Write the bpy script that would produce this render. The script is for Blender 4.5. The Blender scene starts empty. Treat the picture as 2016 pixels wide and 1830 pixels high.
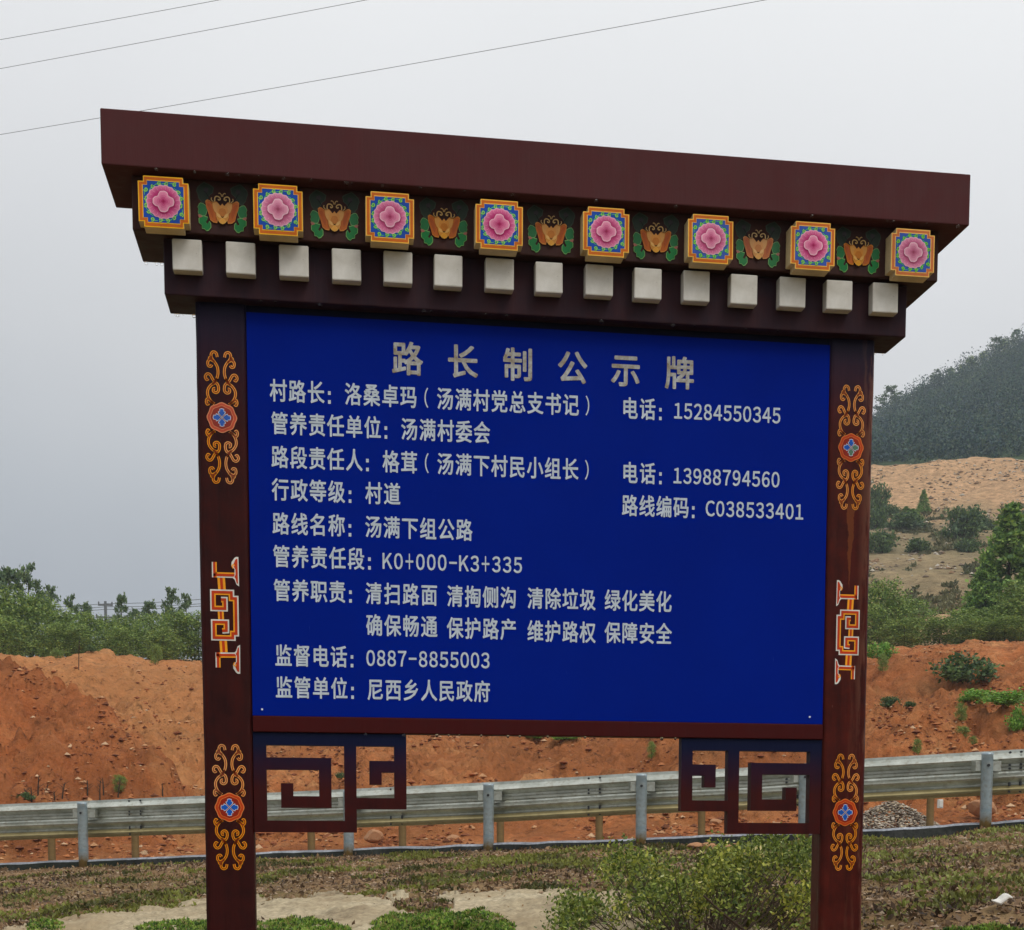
import bpy, math, random
import numpy as np
random.seed(7); rng = np.random.default_rng(11)
SC = bpy.context.scene
COL = SC.collection

# ------------------------------------------------------------------ camera
F, PX, PY = 3000.0, 1123.07, 1918.25          # focal length and principal point, in 1/2016ths of the picture width
SZ = 3.25                                     # height of the panel's top edge above the ground at the posts
CAM = np.array([0.2299, -5.2999, -1.6825 + SZ])
YAW, PITCH, ROLL = 0.1607, -0.0964, 0.0042
_fw = np.array([math.sin(YAW)*math.cos(PITCH), math.cos(YAW)*math.cos(PITCH), math.sin(PITCH)])
_r = np.array([math.cos(YAW), -math.sin(YAW), 0.0]); _u = np.cross(_r, _fw)
RT = math.cos(ROLL)*_r + math.sin(ROLL)*_u; UP = -math.sin(ROLL)*_r + math.cos(ROLL)*_u
from mathutils import Matrix, Vector
cd = bpy.data.cameras.new('camera'); cam = bpy.data.objects.new('camera', cd); COL.objects.link(cam)
M = Matrix.Identity(4)
for i in range(3):
    M[i][0] = RT[i]; M[i][1] = UP[i]; M[i][2] = -_fw[i]; M[i][3] = CAM[i]
cam.matrix_world = M
cd.sensor_width = 36; cd.lens = F/2016*36
cd.shift_x = (1008-PX)/2016; cd.shift_y = (PY-915)/2016
cd.clip_start = 0.1; cd.clip_end = 6000
SC.camera = cam

# ------------------------------------------------------------------ world, sun, exposure
SUN_EL, SUN_AZ = math.radians(52), math.radians(150)
w = bpy.data.worlds.new('World'); SC.world = w; w.use_nodes = True
nt = w.node_tree; nt.nodes.clear()
def N(t, typ, **kw):
    n = t.nodes.new(typ)
    for k, v in kw.items(): setattr(n, k, v)
    return n
out = N(nt, 'ShaderNodeOutputWorld'); bg = N(nt, 'ShaderNodeBackground'); bg.inputs[1].default_value = 0.114
sky = N(nt, 'ShaderNodeTexSky', sky_type='NISHITA', sun_disc=False, sun_elevation=SUN_EL, sun_rotation=SUN_AZ)
sky.air_density = 1.2; sky.dust_density = 4
hs = N(nt, 'ShaderNodeHueSaturation'); hs.inputs['Saturation'].default_value = 0.35
nt.links.new(sky.outputs[0], hs.inputs['Color'])
tc = N(nt, 'ShaderNodeTexCoord'); sx = N(nt, 'ShaderNodeSeparateXYZ'); nt.links.new(tc.outputs['Generated'], sx.inputs[0])
ramp = N(nt, 'ShaderNodeValToRGB')
cr = ramp.color_ramp
def L(r, g=None, b=None):
    if g is None: r, g, b = r
    f = lambda c: (c/255/12.92 if c/255 <= 0.04045 else ((c/255+0.055)/1.055)**2.4)
    return (f(r), f(g), f(b), 1.0)
stops = [(0.0, (162,167,174)), (0.14, (167,173,181)), (0.20, (181,186,192)), (0.30, (206,208,211)), (0.42, (224,225,227)), (0.56, (238,239,240)), (1.0, (242,243,244))]
cr.elements[0].position = 0; cr.elements[0].color = L(stops[0][1])
cr.elements[1].position = 1; cr.elements[1].color = L(stops[-1][1])
for p_, c_ in stops[1:-1]:
    e = cr.elements.new(p_); e.color = L(c_)
nz = N(nt, 'ShaderNodeTexNoise'); nz.inputs['Scale'].default_value = 1.8; nz.inputs['Detail'].default_value = 5
nt.links.new(tc.outputs['Generated'], nz.inputs['Vector'])
# lift towards the brighter side of the overcast (to the right of the view)
az = N(nt, 'ShaderNodeMath', operation='MULTIPLY_ADD'); nt.links.new(sx.outputs[0], az.inputs[0]); az.inputs[1].default_value = 0.16; nt.links.new(sx.outputs[2], az.inputs[2])
nn = N(nt, 'ShaderNodeMath', operation='MULTIPLY_ADD'); nt.links.new(nz.outputs[0], nn.inputs[0]); nn.inputs[1].default_value = 0.22
nt.links.new(az.outputs[0], nn.inputs[2])
ns = N(nt, 'ShaderNodeMath', operation='ADD'); nt.links.new(nn.outputs[0], ns.inputs[0]); ns.inputs[1].default_value = -0.09
nt.links.new(ns.outputs[0], ramp.inputs[0])
sc10 = N(nt, 'ShaderNodeVectorMath', operation='SCALE'); sc10.inputs['Scale'].default_value = 10.0
nt.links.new(ramp.outputs[0], sc10.inputs[0])
mx = N(nt, 'ShaderNodeMix', data_type='RGBA'); mx.inputs[0].default_value = 0.96
nt.links.new(hs.outputs[0], mx.inputs[6]); nt.links.new(sc10.outputs[0], mx.inputs[7])
nt.links.new(mx.outputs[2], bg.inputs[0]); nt.links.new(bg.outputs[0], out.inputs[0])
ld = bpy.data.lights.new('sun', 'SUN'); ld.energy = 1.1; ld.angle = math.radians(25); ld.color = (1, 0.96, 0.9)
sun = bpy.data.objects.new('sun', ld); COL.objects.link(sun)
sd = Vector((math.sin(SUN_AZ)*math.cos(SUN_EL), math.cos(SUN_AZ)*math.cos(SUN_EL), math.sin(SUN_EL)))
sun.rotation_euler = sd.to_track_quat('Z', 'Y').to_euler()
SC.view_settings.view_transform = 'Standard'; SC.view_settings.look = 'None'
SC.view_settings.exposure = 0.0; SC.view_settings.gamma = 1.0; SC.view_settings.use_curve_mapping = False

# ------------------------------------------------------------------ helpers
def at(x, y, D):
    """world points seen in direction (x, y) at distance D along the view axis (arrays allowed)"""
    x, y, D = np.broadcast_arrays(np.asarray(x, float), np.asarray(y, float), np.asarray(D, float))
    return CAM + D[..., None]*(_fw + ((x-PX)/F)[..., None]*RT - ((y-PY)/F)[..., None]*UP)
def onY(x, y, Y):
    d = _fw + (x-PX)/F*RT - (y-PY)/F*UP
    return CAM + d*((Y-CAM[1])/d[1])
def hash2(i, j, s):
    h = (i.astype(np.int64)*374761393 + j.astype(np.int64)*668265263 + s*1442695041) & 0xFFFFFFFF
    h = ((h ^ (h >> 13))*1274126177) & 0xFFFFFFFF
    return ((h ^ (h >> 16)) & 0xFFFF)/65535.0
def vnoise(x, y, s=0):
    i = np.floor(x); j = np.floor(y); fx = x-i; fy = y-j
    fx = fx*fx*(3-2*fx); fy = fy*fy*(3-2*fy)
    a = hash2(i, j, s); b = hash2(i+1, j, s); c = hash2(i, j+1, s); d = hash2(i+1, j+1, s)
    return (a*(1-fx)+b*fx)*(1-fy)+(c*(1-fx)+d*fx)*fy
def fbm(x, y, o=4, s=0, g=0.5):
    v = 0; a = 1; t = 0
    for k in range(o):
        v = v+a*vnoise(x*2**k, y*2**k, s+k*17); t += a; a *= g
    return v/t-0.5
def setp(o, label=None, cat=None, group=None, kind=None):
    if label: o['label'] = label
    if cat: o['category'] = cat
    if group: o['group'] = group
    if kind: o['kind'] = kind
    return o
def link(name, me, parent=None, loc=None):
    o = bpy.data.objects.new(name, me); COL.objects.link(o)
    if parent is not None: o.parent = parent
    if loc is not None: o.location = loc
    return o
def empty(name, loc, label, cat, group=None):
    o = bpy.data.objects.new(name, None); COL.objects.link(o); o.location = loc; o.empty_display_size = 0.2
    return setp(o, label, cat, group)
class MB:
    """collects polygons (with a colour each) and links them as one mesh object"""
    def __init__(s): s.v = []; s.f = []; s.c = []; s.m = []
    def poly(s, pts, col=(1,1,1,1), m=0):
        b = len(s.v); s.v += [tuple(p) for p in pts]; s.f.append(tuple(range(b, b+len(pts)))); s.c.append(col); s.m.append(m)
    def faces(s, vs, fs, col=(1,1,1,1), m=0):
        b = len(s.v); s.v += [tuple(p) for p in vs]
        for f in fs: s.f.append(tuple(b+i for i in f)); s.c.append(col); s.m.append(m)
    def box(s, x0, x1, y0, y1, z0, z1, col=(1,1,1,1), m=0):
        vs = [(x0,y0,z0),(x1,y0,z0),(x1,y1,z0),(x0,y1,z0),(x0,y0,z1),(x1,y0,z1),(x1,y1,z1),(x0,y1,z1)]
        s.faces(vs, [(0,3,2,1),(4,5,6,7),(0,1,5,4),(1,2,6,5),(2,3,7,6),(3,0,4,7)], col, m)
    def tube(s, pts, rads, n=8, col=(1,1,1,1), m=0, cap=True):
        pts = [np.array(p, float) for p in pts]; rings = []
        if np.isscalar(rads): rads = [rads]*len(pts)
        for i, p in enumerate(pts):
            d = pts[min(i+1, len(pts)-1)]-pts[max(i-1, 0)]; d /= (np.linalg.norm(d)+1e-9)
            a = np.cross(d, (0,0,1) if abs(d[2]) < 0.9 else (1,0,0)); a /= np.linalg.norm(a); b = np.cross(d, a)
            rings.append([p+rads[i]*(math.cos(2*math.pi*k/n)*a+math.sin(2*math.pi*k/n)*b) for k in range(n)])
        vs = [q for r_ in rings for q in r_]; fs = []
        for i in range(len(pts)-1):
            for k in range(n):
                fs.append((i*n+k, i*n+(k+1) % n, (i+1)*n+(k+1) % n, (i+1)*n+k))
        if cap: fs.append(tuple(range(n-1, -1, -1))); fs.append(tuple((len(pts)-1)*n+k for k in range(n)))
        s.faces(vs, fs, col, m)
    def mesh(s, name, mats, smooth=False):
        me = bpy.data.meshes.new(name); me.from_pydata(s.v, [], s.f)
        if not isinstance(mats, (list, tuple)): mats = [mats]
        for m in mats: me.materials.append(m)
        me.polygons.foreach_set('material_index', s.m)
        ca = me.color_attributes.new('tint', 'FLOAT_COLOR', 'CORNER')
        cols = np.repeat(np.array(s.c, dtype=np.float32), [len(f) for f in s.f], axis=0)
        ca.data.foreach_set('color', cols.ravel())
        if smooth: me.polygons.foreach_set('use_smooth', [True]*len(s.f))
        me.update(); return me
    def build(s, name, mats, parent=None, loc=None, smooth=False, bevel=None):
        o = link(name, s.mesh(name, mats, smooth), parent, loc)
        if bevel:
            b = o.modifiers.new('bevel', 'BEVEL'); b.width = bevel; b.segments = 2; b.limit_method = 'ANGLE'; b.angle_limit = math.radians(40)
        return o
def np_mesh(name, V, Fc, mats, cols=None, smooth=False):
    """V (n,3), Fc (m,k) same-sized faces, cols (m,3|4) per face"""
    me = bpy.data.meshes.new(name); m, k = Fc.shape
    me.vertices.add(len(V)); me.vertices.foreach_set('co', np.ascontiguousarray(V, dtype=np.float32).ravel())
    me.loops.add(m*k); me.loops.foreach_set('vertex_index', np.ascontiguousarray(Fc, dtype=np.int32).ravel())
    me.polygons.add(m); me.polygons.foreach_set('loop_start', np.arange(0, m*k, k, dtype=np.int32))
    try: me.polygons.foreach_set('loop_total', np.full(m, k, dtype=np.int32))
    except Exception: pass
    if not isinstance(mats, (list, tuple)): mats = [mats]
    for a in mats: me.materials.append(a)
    me.update(calc_edges=True)
    if cols is not None:
        cols = np.asarray(cols, dtype=np.float32)
        if cols.shape[1] == 3: cols = np.c_[cols, np.ones(len(cols), dtype=np.float32)]
        ca = me.color_attributes.new('tint', 'FLOAT_COLOR', 'CORNER'); ca.data.foreach_set('color', np.repeat(cols, k, axis=0).ravel())
    me.polygons.foreach_set('use_smooth', np.full(m, smooth, dtype=bool))
    me.validate(); me.update(); return me
def grid_mesh(name, P, mat, smooth=True):
    a, b = P.shape[:2]; idx = np.arange(a*b).reshape(a, b)
    Fc = np.stack([idx[:-1,:-1], idx[1:,:-1], idx[1:,1:], idx[:-1,1:]], -1).reshape(-1, 4)
    return np_mesh(name, P.reshape(-1, 3), Fc, mat, None, smooth)

# ------------------------------------------------------------------ materials
def new_mat(name, rough=0.7, spec=0.3):
    m = bpy.data.materials.new(name); m.use_nodes = True; t = m.node_tree
    b = t.nodes['Principled BSDF']; b.inputs['Roughness'].default_value = rough
    b.inputs['Specular IOR Level'].default_value = spec
    return m, t, b
def tex(t, typ='ShaderNodeTexNoise', scale=5, detail=6, rough=0.6, coord='Object', stretch=None):
    c = N(t, 'ShaderNodeTexCoord'); n = N(t, typ); n.inputs['Scale'].default_value = scale
    if typ == 'ShaderNodeTexNoise': n.inputs['Detail'].default_value = detail; n.inputs['Roughness'].default_value = rough
    src = c.outputs[coord]
    if stretch:
        mp = N(t, 'ShaderNodeMapping'); mp.inputs['Scale'].default_value = stretch; t.links.new(src, mp.inputs[0]); src = mp.outputs[0]
    t.links.new(src, n.inputs['Vector']); return n
def cramp(t, src, stops):
    r = N(t, 'ShaderNodeValToRGB'); e = r.color_ramp.elements
    e[0].position, e[0].color = stops[0][0], stops[0][1]; e[1].position, e[1].color = stops[-1][0], stops[-1][1]
    for p, c in stops[1:-1]: k = e.new(p); k.color = c
    t.links.new(src, r.inputs[0]); return r
def bump(t, b, src, strength=0.3, dist=0.01):
    bp = N(t, 'ShaderNodeBump'); bp.inputs['Strength'].default_value = strength; bp.inputs['Distance'].default_value = dist
    t.links.new(src, bp.inputs['Height']); t.links.new(bp.outputs[0], b.inputs['Normal'])
    return bp
def mixc(t, fac, a, b, mode='MIX'):
    m = N(t, 'ShaderNodeMix', data_type='RGBA', blend_type=mode)
    for inp, v in ((0, fac), (6, a), (7, b)):
        if hasattr(v, 'is_output') or isinstance(v, bpy.types.NodeSocket): t.links.new(v, m.inputs[inp])
        else: m.inputs[inp].default_value = v
    return m.outputs[2]
def g(v): return (v, v, v, 1)

def tint_mat(name, rough=0.6, spec=0.3, var=0.25, scale=30, trans=0, coord='Object'):
    m, t, b = new_mat(name, rough, spec)
    a = N(t, 'ShaderNodeVertexColor', layer_name='tint'); n = tex(t, scale=scale, coord=coord)
    r = cramp(t, n.outputs[0], [(0.3, g(1-var)), (0.7, g(1+var*0.5))])
    o = mixc(t, 1.0, a.outputs[0], r.outputs[0], 'MULTIPLY'); t.links.new(o, b.inputs['Base Color'])
    if trans:
        tr = N(t, 'ShaderNodeBsdfTranslucent'); t.links.new(o, tr.inputs[0]); ms = N(t, 'ShaderNodeMixShader'); ms.inputs[0].default_value = trans
        t.links.new(b.outputs[0], ms.inputs[1]); t.links.new(tr.outputs[0], ms.inputs[2]); t.links.new(ms.outputs[0], t.nodes['Material Output'].inputs[0])
    return m
def print_mat():
    m, t, b = new_mat('printed_paint', 0.5, 0.25)
    a = N(t, 'ShaderNodeVertexColor', layer_name='tint'); ge = N(t, 'ShaderNodeNewGeometry')
    n = N(t, 'ShaderNodeTexNoise'); n.inputs['Scale'].default_value = 9; n.inputs['Detail'].default_value = 8; n.inputs['Roughness'].default_value = 0.65; t.links.new(ge.outputs['Position'], n.inputs['Vector'])
    r = cramp(t, n.outputs[0], [(0.3, g(0.72)), (0.6, g(1.04))]); o = mixc(t, 1.0, a.outputs[0], r.outputs[0], 'MULTIPLY')
    n2 = N(t, 'ShaderNodeTexNoise'); n2.inputs['Scale'].default_value = 70; n2.inputs['Detail'].default_value = 6; n2.inputs['Roughness'].default_value = 0.75; t.links.new(ge.outputs['Position'], n2.inputs['Vector'])
    r2 = cramp(t, n2.outputs[0], [(0.66, g(0)), (0.70, g(0.55))]); o = mixc(t, r2.outputs[0], o, L(70, 52, 44))
    oi = N(t, 'ShaderNodeObjectInfo'); h = N(t, 'ShaderNodeHueSaturation'); mr = N(t, 'ShaderNodeMapRange'); t.links.new(oi.outputs['Random'], mr.inputs[0]); mr.inputs[3].default_value = 0.95; mr.inputs[4].default_value = 1.15
    t.links.new(mr.outputs[0], h.inputs['Saturation']); t.links.new(o, h.inputs['Color']); t.links.new(h.outputs[0], b.inputs['Base Color']); return m
PRINT = print_mat()
LEAF = tint_mat('leaf', 0.5, 0.3, 0.35, 3, 0.25)
STONE = tint_mat('stone_surface', 0.85, 0.2, 0.35, 40)

def wood_mat(name, base, dark, rough=0.42, worn=False, blue=None):
    m, t, b = new_mat(name, rough, 0.14)
    n1 = tex(t, scale=3.0, detail=8, stretch=(9, 9, 0.7)); n2 = tex(t, scale=14, detail=8)
    r1 = cramp(t, n1.outputs[0], [(0.3, dark), (0.72, base)])
    col = mixc(t, 0.5, r1.outputs[0], cramp(t, n2.outputs[0], [(0.35, dark), (0.7, base)]).outputs[0])
    # fine chips and pale scuffs
    v = tex(t, scale=38, detail=4, rough=0.7, stretch=(1, 1, 0.35)); rv = cramp(t, v.outputs[0], [(0.705, g(0)), (0.74, g(1))])
    mul = N(t, 'ShaderNodeMath', operation='MULTIPLY'); t.links.new(rv.outputs[0], mul.inputs[0]); mul.inputs[1].default_value = 0.55 if worn else 0.28
    col = mixc(t, mul.outputs[0], col, L(112, 84, 70) if worn else L(92, 62, 58))
    if worn:
        s1 = tex(t, scale=2.2, detail=9, rough=0.65, stretch=(7, 7, 0.9)); rs = cramp(t, s1.outputs[0], [(0.56, g(0)), (0.68, g(1))])
        mu = N(t, 'ShaderNodeMath', operation='MULTIPLY'); t.links.new(rs.outputs[0], mu.inputs[0]); mu.inputs[1].default_value = 0.5
        col = mixc(t, mu.outputs[0], col, L(98, 58, 42))
    if blue:      # dark blue blended in at the top of the piece, fading out downwards: (z of full blue, z of none)
        c = N(t, 'ShaderNodeTexCoord'); s = N(t, 'ShaderNodeSeparateXYZ'); t.links.new(c.outputs['Object'], s.inputs[0])
        mr = N(t, 'ShaderNodeMapRange'); t.links.new(s.outputs[2], mr.inputs[0])
        mr.inputs[1].default_value = blue[1]; mr.inputs[2].default_value = blue[0]
        col = mixc(t, mr.outputs[0], col, L(blue[2]))
    if worn:      # ochre run below the upper ornament, narrowing downwards
        c = N(t, 'ShaderNodeTexCoord'); s = N(t, 'ShaderNodeSeparateXYZ'); t.links.new(c.outputs['Object'], s.inputs[0])
        wz = N(t, 'ShaderNodeMapRange'); t.links.new(s.outputs[2], wz.inputs[0]); wz.inputs[1].default_value = SZ-0.86; wz.inputs[2].default_value = SZ-0.58; wz.inputs[3].default_value = -0.001; wz.inputs[4].default_value = 0.014
        dx = N(t, 'ShaderNodeMath', operation='SUBTRACT'); t.links.new(s.outputs[0], dx.inputs[0]); dx.inputs[1].default_value = 2.088
        ns_ = N(t, 'ShaderNodeMath', operation='MULTIPLY_ADD'); t.links.new(n2.outputs[0], ns_.inputs[0]); ns_.inputs[1].default_value = 0.03; t.links.new(dx.outputs[0], ns_.inputs[2])
        ab = N(t, 'ShaderNodeMath', operation='ADD'); t.links.new(ns_.outputs[0], ab.inputs[0]); ab.inputs[1].default_value = -0.015
        ab2 = N(t, 'ShaderNodeMath', operation='ABSOLUTE'); t.links.new(ab.outputs[0], ab2.inputs[0])
        lt = N(t, 'ShaderNodeMath', operation='LESS_THAN'); t.links.new(ab2.outputs[0], lt.inputs[0]); t.links.new(wz.outputs[0], lt.inputs[1])
        zz = N(t, 'ShaderNodeMapRange'); t.links.new(s.outputs[2], zz.inputs[0]); zz.inputs[1].default_value = SZ-0.50; zz.inputs[2].default_value = SZ-0.56
        ml = N(t, 'ShaderNodeMath', operation='MULTIPLY'); t.links.new(lt.outputs[0], ml.inputs[0]); t.links.new(zz.outputs[0], ml.inputs[1])
        z2 = N(t, 'ShaderNodeMath', operation='MULTIPLY'); t.links.new(ml.outputs[0], z2.inputs[0]); z2.inputs[1].default_value = 0.5
        col = mixc(t, z2.outputs[0], col, L(128, 70, 34))
        gx_ = N(t, 'ShaderNodeMapRange'); t.links.new(s.outputs[0], gx_.inputs[0]); gx_.inputs[1].default_value = 2.115; gx_.inputs[2].default_value = 2.165
        s3 = tex(t, scale=2.6, detail=9, rough=0.7, stretch=(5, 5, 0.6)); r3_ = cramp(t, s3.outputs[0], [(0.50, g(0)), (0.56, g(0.7))])
        m3 = N(t, 'ShaderNodeMath', operation='MULTIPLY'); t.links.new(gx_.outputs[0], m3.inputs[0]); t.links.new(r3_.outputs[0], m3.inputs[1])
        col = mixc(t, m3.outputs[0], col, L(124, 84, 66))
        ck = tex(t, scale=2.0, detail=7, rough=0.7, stretch=(16, 16, 0.5)); rk = cramp(t, ck.outputs[0], [(0.66, g(0)), (0.68, g(0.8))])
        col = mixc(t, rk.outputs[0], col, L(30, 10, 8))
    t.links.new(col, b.inputs['Base Color'])
    bump(t, b, n1.outputs[0], 0.35, 0.006)
    rr = cramp(t, n2.outputs[0], [(0.3, g(rough-0.12)), (0.7, g(rough+0.15))]); t.links.new(rr.outputs[0], b.inputs['Roughness'])
    return m
BLU = (10, 18, 62)
POSTL = wood_mat('post_paint', L(66, 16, 12), L(34, 8, 8), 0.5, False, (SZ+0.02, SZ-0.34, (26, 22, 46)))
POSTR = wood_mat('weathered_post_paint', L(88, 25, 14), L(40, 11, 8), 0.42, True, (SZ+0.02, SZ-0.30, (26, 22, 46)))
BEAM = wood_mat('beam_paint', L(72, 44, 40), L(46, 28, 27), 0.6)
BEAMLOW = wood_mat('lower_beam_paint', L(62, 36, 40), L(36, 22, 34), 0.6)
FASC = wood_mat('fascia_paint', L(84, 44, 46), L(77, 40, 41), 0.7)
RAILP = wood_mat('bottom_rail_paint', L(68, 10, 10), L(60, 8, 8), 0.6)
FRET = wood_mat('fretwork_paint', L(70, 17, 14), L(44, 10, 11), 0.55, False, (SZ-1.40, SZ-1.56, (5, 14, 48)))
NAVY = wood_mat('backing_paint', L(14, 18, 48), L(8, 12, 38), 0.6)

def panel_mat():
    m, t, b = new_mat('blue_panel_paint', 0.65, 0.03)
    n = tex(t, scale=2.5, detail=5); r = cramp(t, n.outputs[0], [(0.3, L(0, 28, 130)), (0.7, L(0, 31, 138))])
    v = tex(t, scale=60, detail=3, rough=0.8, stretch=(1, 1, 0.12)); rv = cramp(t, v.outputs[0], [(0.73, g(0)), (0.78, g(0.14))])
    t.links.new(mixc(t, rv.outputs[0], r.outputs[0], L(120, 140, 190)), b.inputs['Base Color'])
    bump(t, b, n.outputs[0], 0.05, 0.01); return m
PANEL = panel_mat()
def letter_mat(name, a, c, sp=0.3):
    m, t, b = new_mat(name, 0.5, 0.3)
    n = tex(t, scale=26, detail=6, rough=0.7); r = cramp(t, n.outputs[0], [(0.36, a), (0.62, c)])
    t.links.new(r.outputs[0], b.inputs['Base Color']); return m
LETTER = letter_mat('letter_vinyl', L(176, 188, 196), L(204, 214, 228))
TITLE = letter_mat('title_vinyl', L(136, 118, 88), L(186, 190, 192))
def white_mat():
    m, t, b = new_mat('white_block_paint', 0.55, 0.3)
    n = tex(t, scale=9, detail=7); r = cramp(t, n.outputs[0], [(0.35, L(190, 185, 174)), (0.7, L(226, 223, 217))])
    v = tex(t, scale=55, detail=4, rough=0.75); rv = cramp(t, v.outputs[0], [(0.69, g(0)), (0.73, g(1))])
    t.links.new(mixc(t, rv.outputs[0], r.outputs[0], L(120, 108, 92)), b.inputs['Base Color'])
    bump(t, b, n.outputs[0], 0.2, 0.003); return m
WHITE = white_mat()
def soil(name, cols, scale=0.6, fine=9, bstr=0.7, bd=0.08, coord='Object', pale=None, cont=0):
    m, t, b = new_mat(name, 0.93, 0.12)
    n1 = tex(t, scale=scale, detail=9, rough=0.62); n2 = tex(t, scale=fine, detail=8, rough=0.7); n3 = tex(t, scale=scale*0.35, detail=4)
    r1 = cramp(t, n1.outputs[0], [(0.30, cols[0]), (0.48, cols[1]), (0.68, cols[2])])
    r2 = cramp(t, n2.outputs[0], [(0.32, g(0.55)), (0.66, g(1.28))])
    c = mixc(t, 1.0, r1.outputs[0], r2.outputs[0], 'MULTIPLY')
    r3 = cramp(t, n3.outputs[0], [(0.42, g(0)), (0.62, g(0.7))]); c = mixc(t, r3.outputs[0], c, cols[3])
    if cont:      # broad tonal patches and small dark clods
        n4 = tex(t, scale=0.16, detail=3); r4 = cramp(t, n4.outputs[0], [(0.38, g(0.72)), (0.62, g(1.15))]); c = mixc(t, 1.0, c, r4.outputs[0], 'MULTIPLY')
        n5 = tex(t, scale=2.1, detail=9, rough=0.75); r5 = cramp(t, n5.outputs[0], [(0.34, g(0.42)), (0.44, g(0.92)), (0.60, g(1.05)), (0.70, g(1.4))])
        c = mixc(t, 1.0, c, r5.outputs[0], 'MULTIPLY'); r2 = r5
    if pale:      # drier, paler earth where the attribute says so
        a = N(t, 'ShaderNodeVertexColor', layer_name='kindmask'); s_ = N(t, 'ShaderNodeSeparateColor'); t.links.new(a.outputs[0], s_.inputs[0])
        pm = mixc(t, 1.0, pale, r2.outputs[0], 'MULTIPLY'); c = mixc(t, s_.outputs[0], c, pm)
    t.links.new(c, b.inputs['Base Color'])
    ad = N(t, 'ShaderNodeMath', operation='MULTIPLY_ADD'); t.links.new(n2.outputs[0], ad.inputs[0]); ad.inputs[1].default_value = 0.5; t.links.new(n1.outputs[0], ad.inputs[2])
    bump(t, b, ad.outputs[0], bstr, bd); return m
REDSOIL = soil('red_soil', [L(120, 66, 38), L(190, 108, 60), L(224, 160, 106), L(178, 92, 46)], 0.55, 3.6, 1.0, 0.6, pale=L(216, 154, 98), cont=1)
BANK = soil('bank_soil', [L(88, 68, 48), L(136, 108, 78), L(168, 138, 104), L(118, 102, 64)], 1.6, 22, 0.9, 0.05)
QUARRY = soil('quarry_soil', [L(126, 110, 82), L(164, 142, 108), L(188, 162, 124), L(146, 134, 100)], 0.12, 1.1, 1.0, 1.2, pale=L(206, 166, 126))
FORESTG = soil('forest_floor', [L(58, 76, 56), L(74, 92, 62), L(88, 102, 72), L(66, 82, 62)], 0.06, 0.5, 0.8, 1.0)
ROADM = soil('road_surface', [L(110, 74, 52), L(138, 92, 66), L(150, 104, 76), L(120, 96, 80)], 0.8, 12, 0.5, 0.03)
CONC = soil('concrete', [L(136, 120, 96), L(172, 158, 130), L(190, 176, 148), L(156, 136, 106)], 1.3, 18, 0.35, 0.012)
KERBM = soil('kerb_concrete', [L(112, 116, 122), L(156, 160, 168), L(190, 194, 202), L(128, 132, 138)], 2.5, 25, 0.4, 0.01)
KERBSHADE = soil('shaded_kerb_concrete', [L(38, 40, 40), L(58, 60, 60), L(84, 86, 84), L(48, 54, 44)], 2.5, 25, 0.4, 0.01)  # kerb's front face: its shade is painted in as a darker concrete
GROUNDM = soil('ground', [L(80, 72, 48), L(104, 92, 60), L(120, 104, 74), L(90, 90, 50)], 0.4, 5, 0.5, 0.05)
def metal(name, c0, c1, rough, rust=None):
    m, t, b = new_mat(name, rough, 0.5); b.inputs['Metallic'].default_value = 0.65
    n = tex(t, scale=3, detail=8, rough=0.65, stretch=(1, 1, 3)); r = cramp(t, n.outputs[0], [(0.3, c0), (0.7, c1)]); c = r.outputs[0]
    n2 = tex(t, scale=16, detail=6, rough=0.7); r2 = cramp(t, n2.outputs[0], [(0.5, g(0)), (0.72, g(0.6))])
    c = mixc(t, r2.outputs[0], c, L(128, 112, 82))
    if rust:      # mud splashed on the foot: lower local z
        cc = N(t, 'ShaderNodeTexCoord'); s = N(t, 'ShaderNodeSeparateXYZ'); t.links.new(cc.outputs['Object'], s.inputs[0])
        ad = N(t, 'ShaderNodeMath', operation='MULTIPLY_ADD'); t.links.new(n2.outputs[0], ad.inputs[0]); ad.inputs[1].default_value = 0.25; t.links.new(s.outputs[2], ad.inputs[2])
        mr = N(t, 'ShaderNodeMapRange'); t.links.new(ad.outputs[0], mr.inputs[0]); mr.inputs[1].default_value = rust; mr.inputs[2].default_value = rust-0.12
        c = mixc(t, mr.outputs[0], c, L(126, 104, 62))
    t.links.new(c, b.inputs['Base Color']); bump(t, b, n2.outputs[0], 0.15, 0.003); return m
STEEL = metal('galvanised_rail', L(152, 156, 146), L(208, 211, 201), 0.34)
STEELMUD = metal('muddy_rail', L(150, 138, 96), L(186, 172, 126), 0.55)
PSTEEL = metal('galvanised_post', L(140, 158, 168), L(184, 196, 198), 0.42, 0.26)
BSTEEL = metal('muddy_post', L(122, 104, 66), L(150, 128, 84), 0.6)
m_, t_, b_ = new_mat('dark_wire', 0.6, 0.3); b_.inputs['Base Color'].default_value = L(104, 108, 112); WIRE = m_
m_, t_, b_ = new_mat('water', 0.05, 0.5); b_.inputs['Base Color'].default_value = g(1); b_.inputs['Transmission Weight'].default_value = 1; b_.inputs['IOR'].default_value = 1.33; WATER = m_
m_, t_, b_ = new_mat('bark', 0.9, 0.1); b_.inputs['Base Color'].default_value = L(72, 60, 50); BARK = m_
m_, t_, b_ = new_mat('bolt_steel', 0.5, 0.4); b_.inputs['Base Color'].default_value = L(40, 42, 46); BOLT = m_
m_, t_, b_ = new_mat('screw_steel', 0.3, 0.5); b_.inputs['Base Color'].default_value = L(225, 230, 235); SCREW = m_
m_, t_, b_ = new_mat('white_plastic', 0.6, 0.3); b_.inputs['Base Color'].default_value = L(225, 222, 214); LITTER = m_

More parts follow.
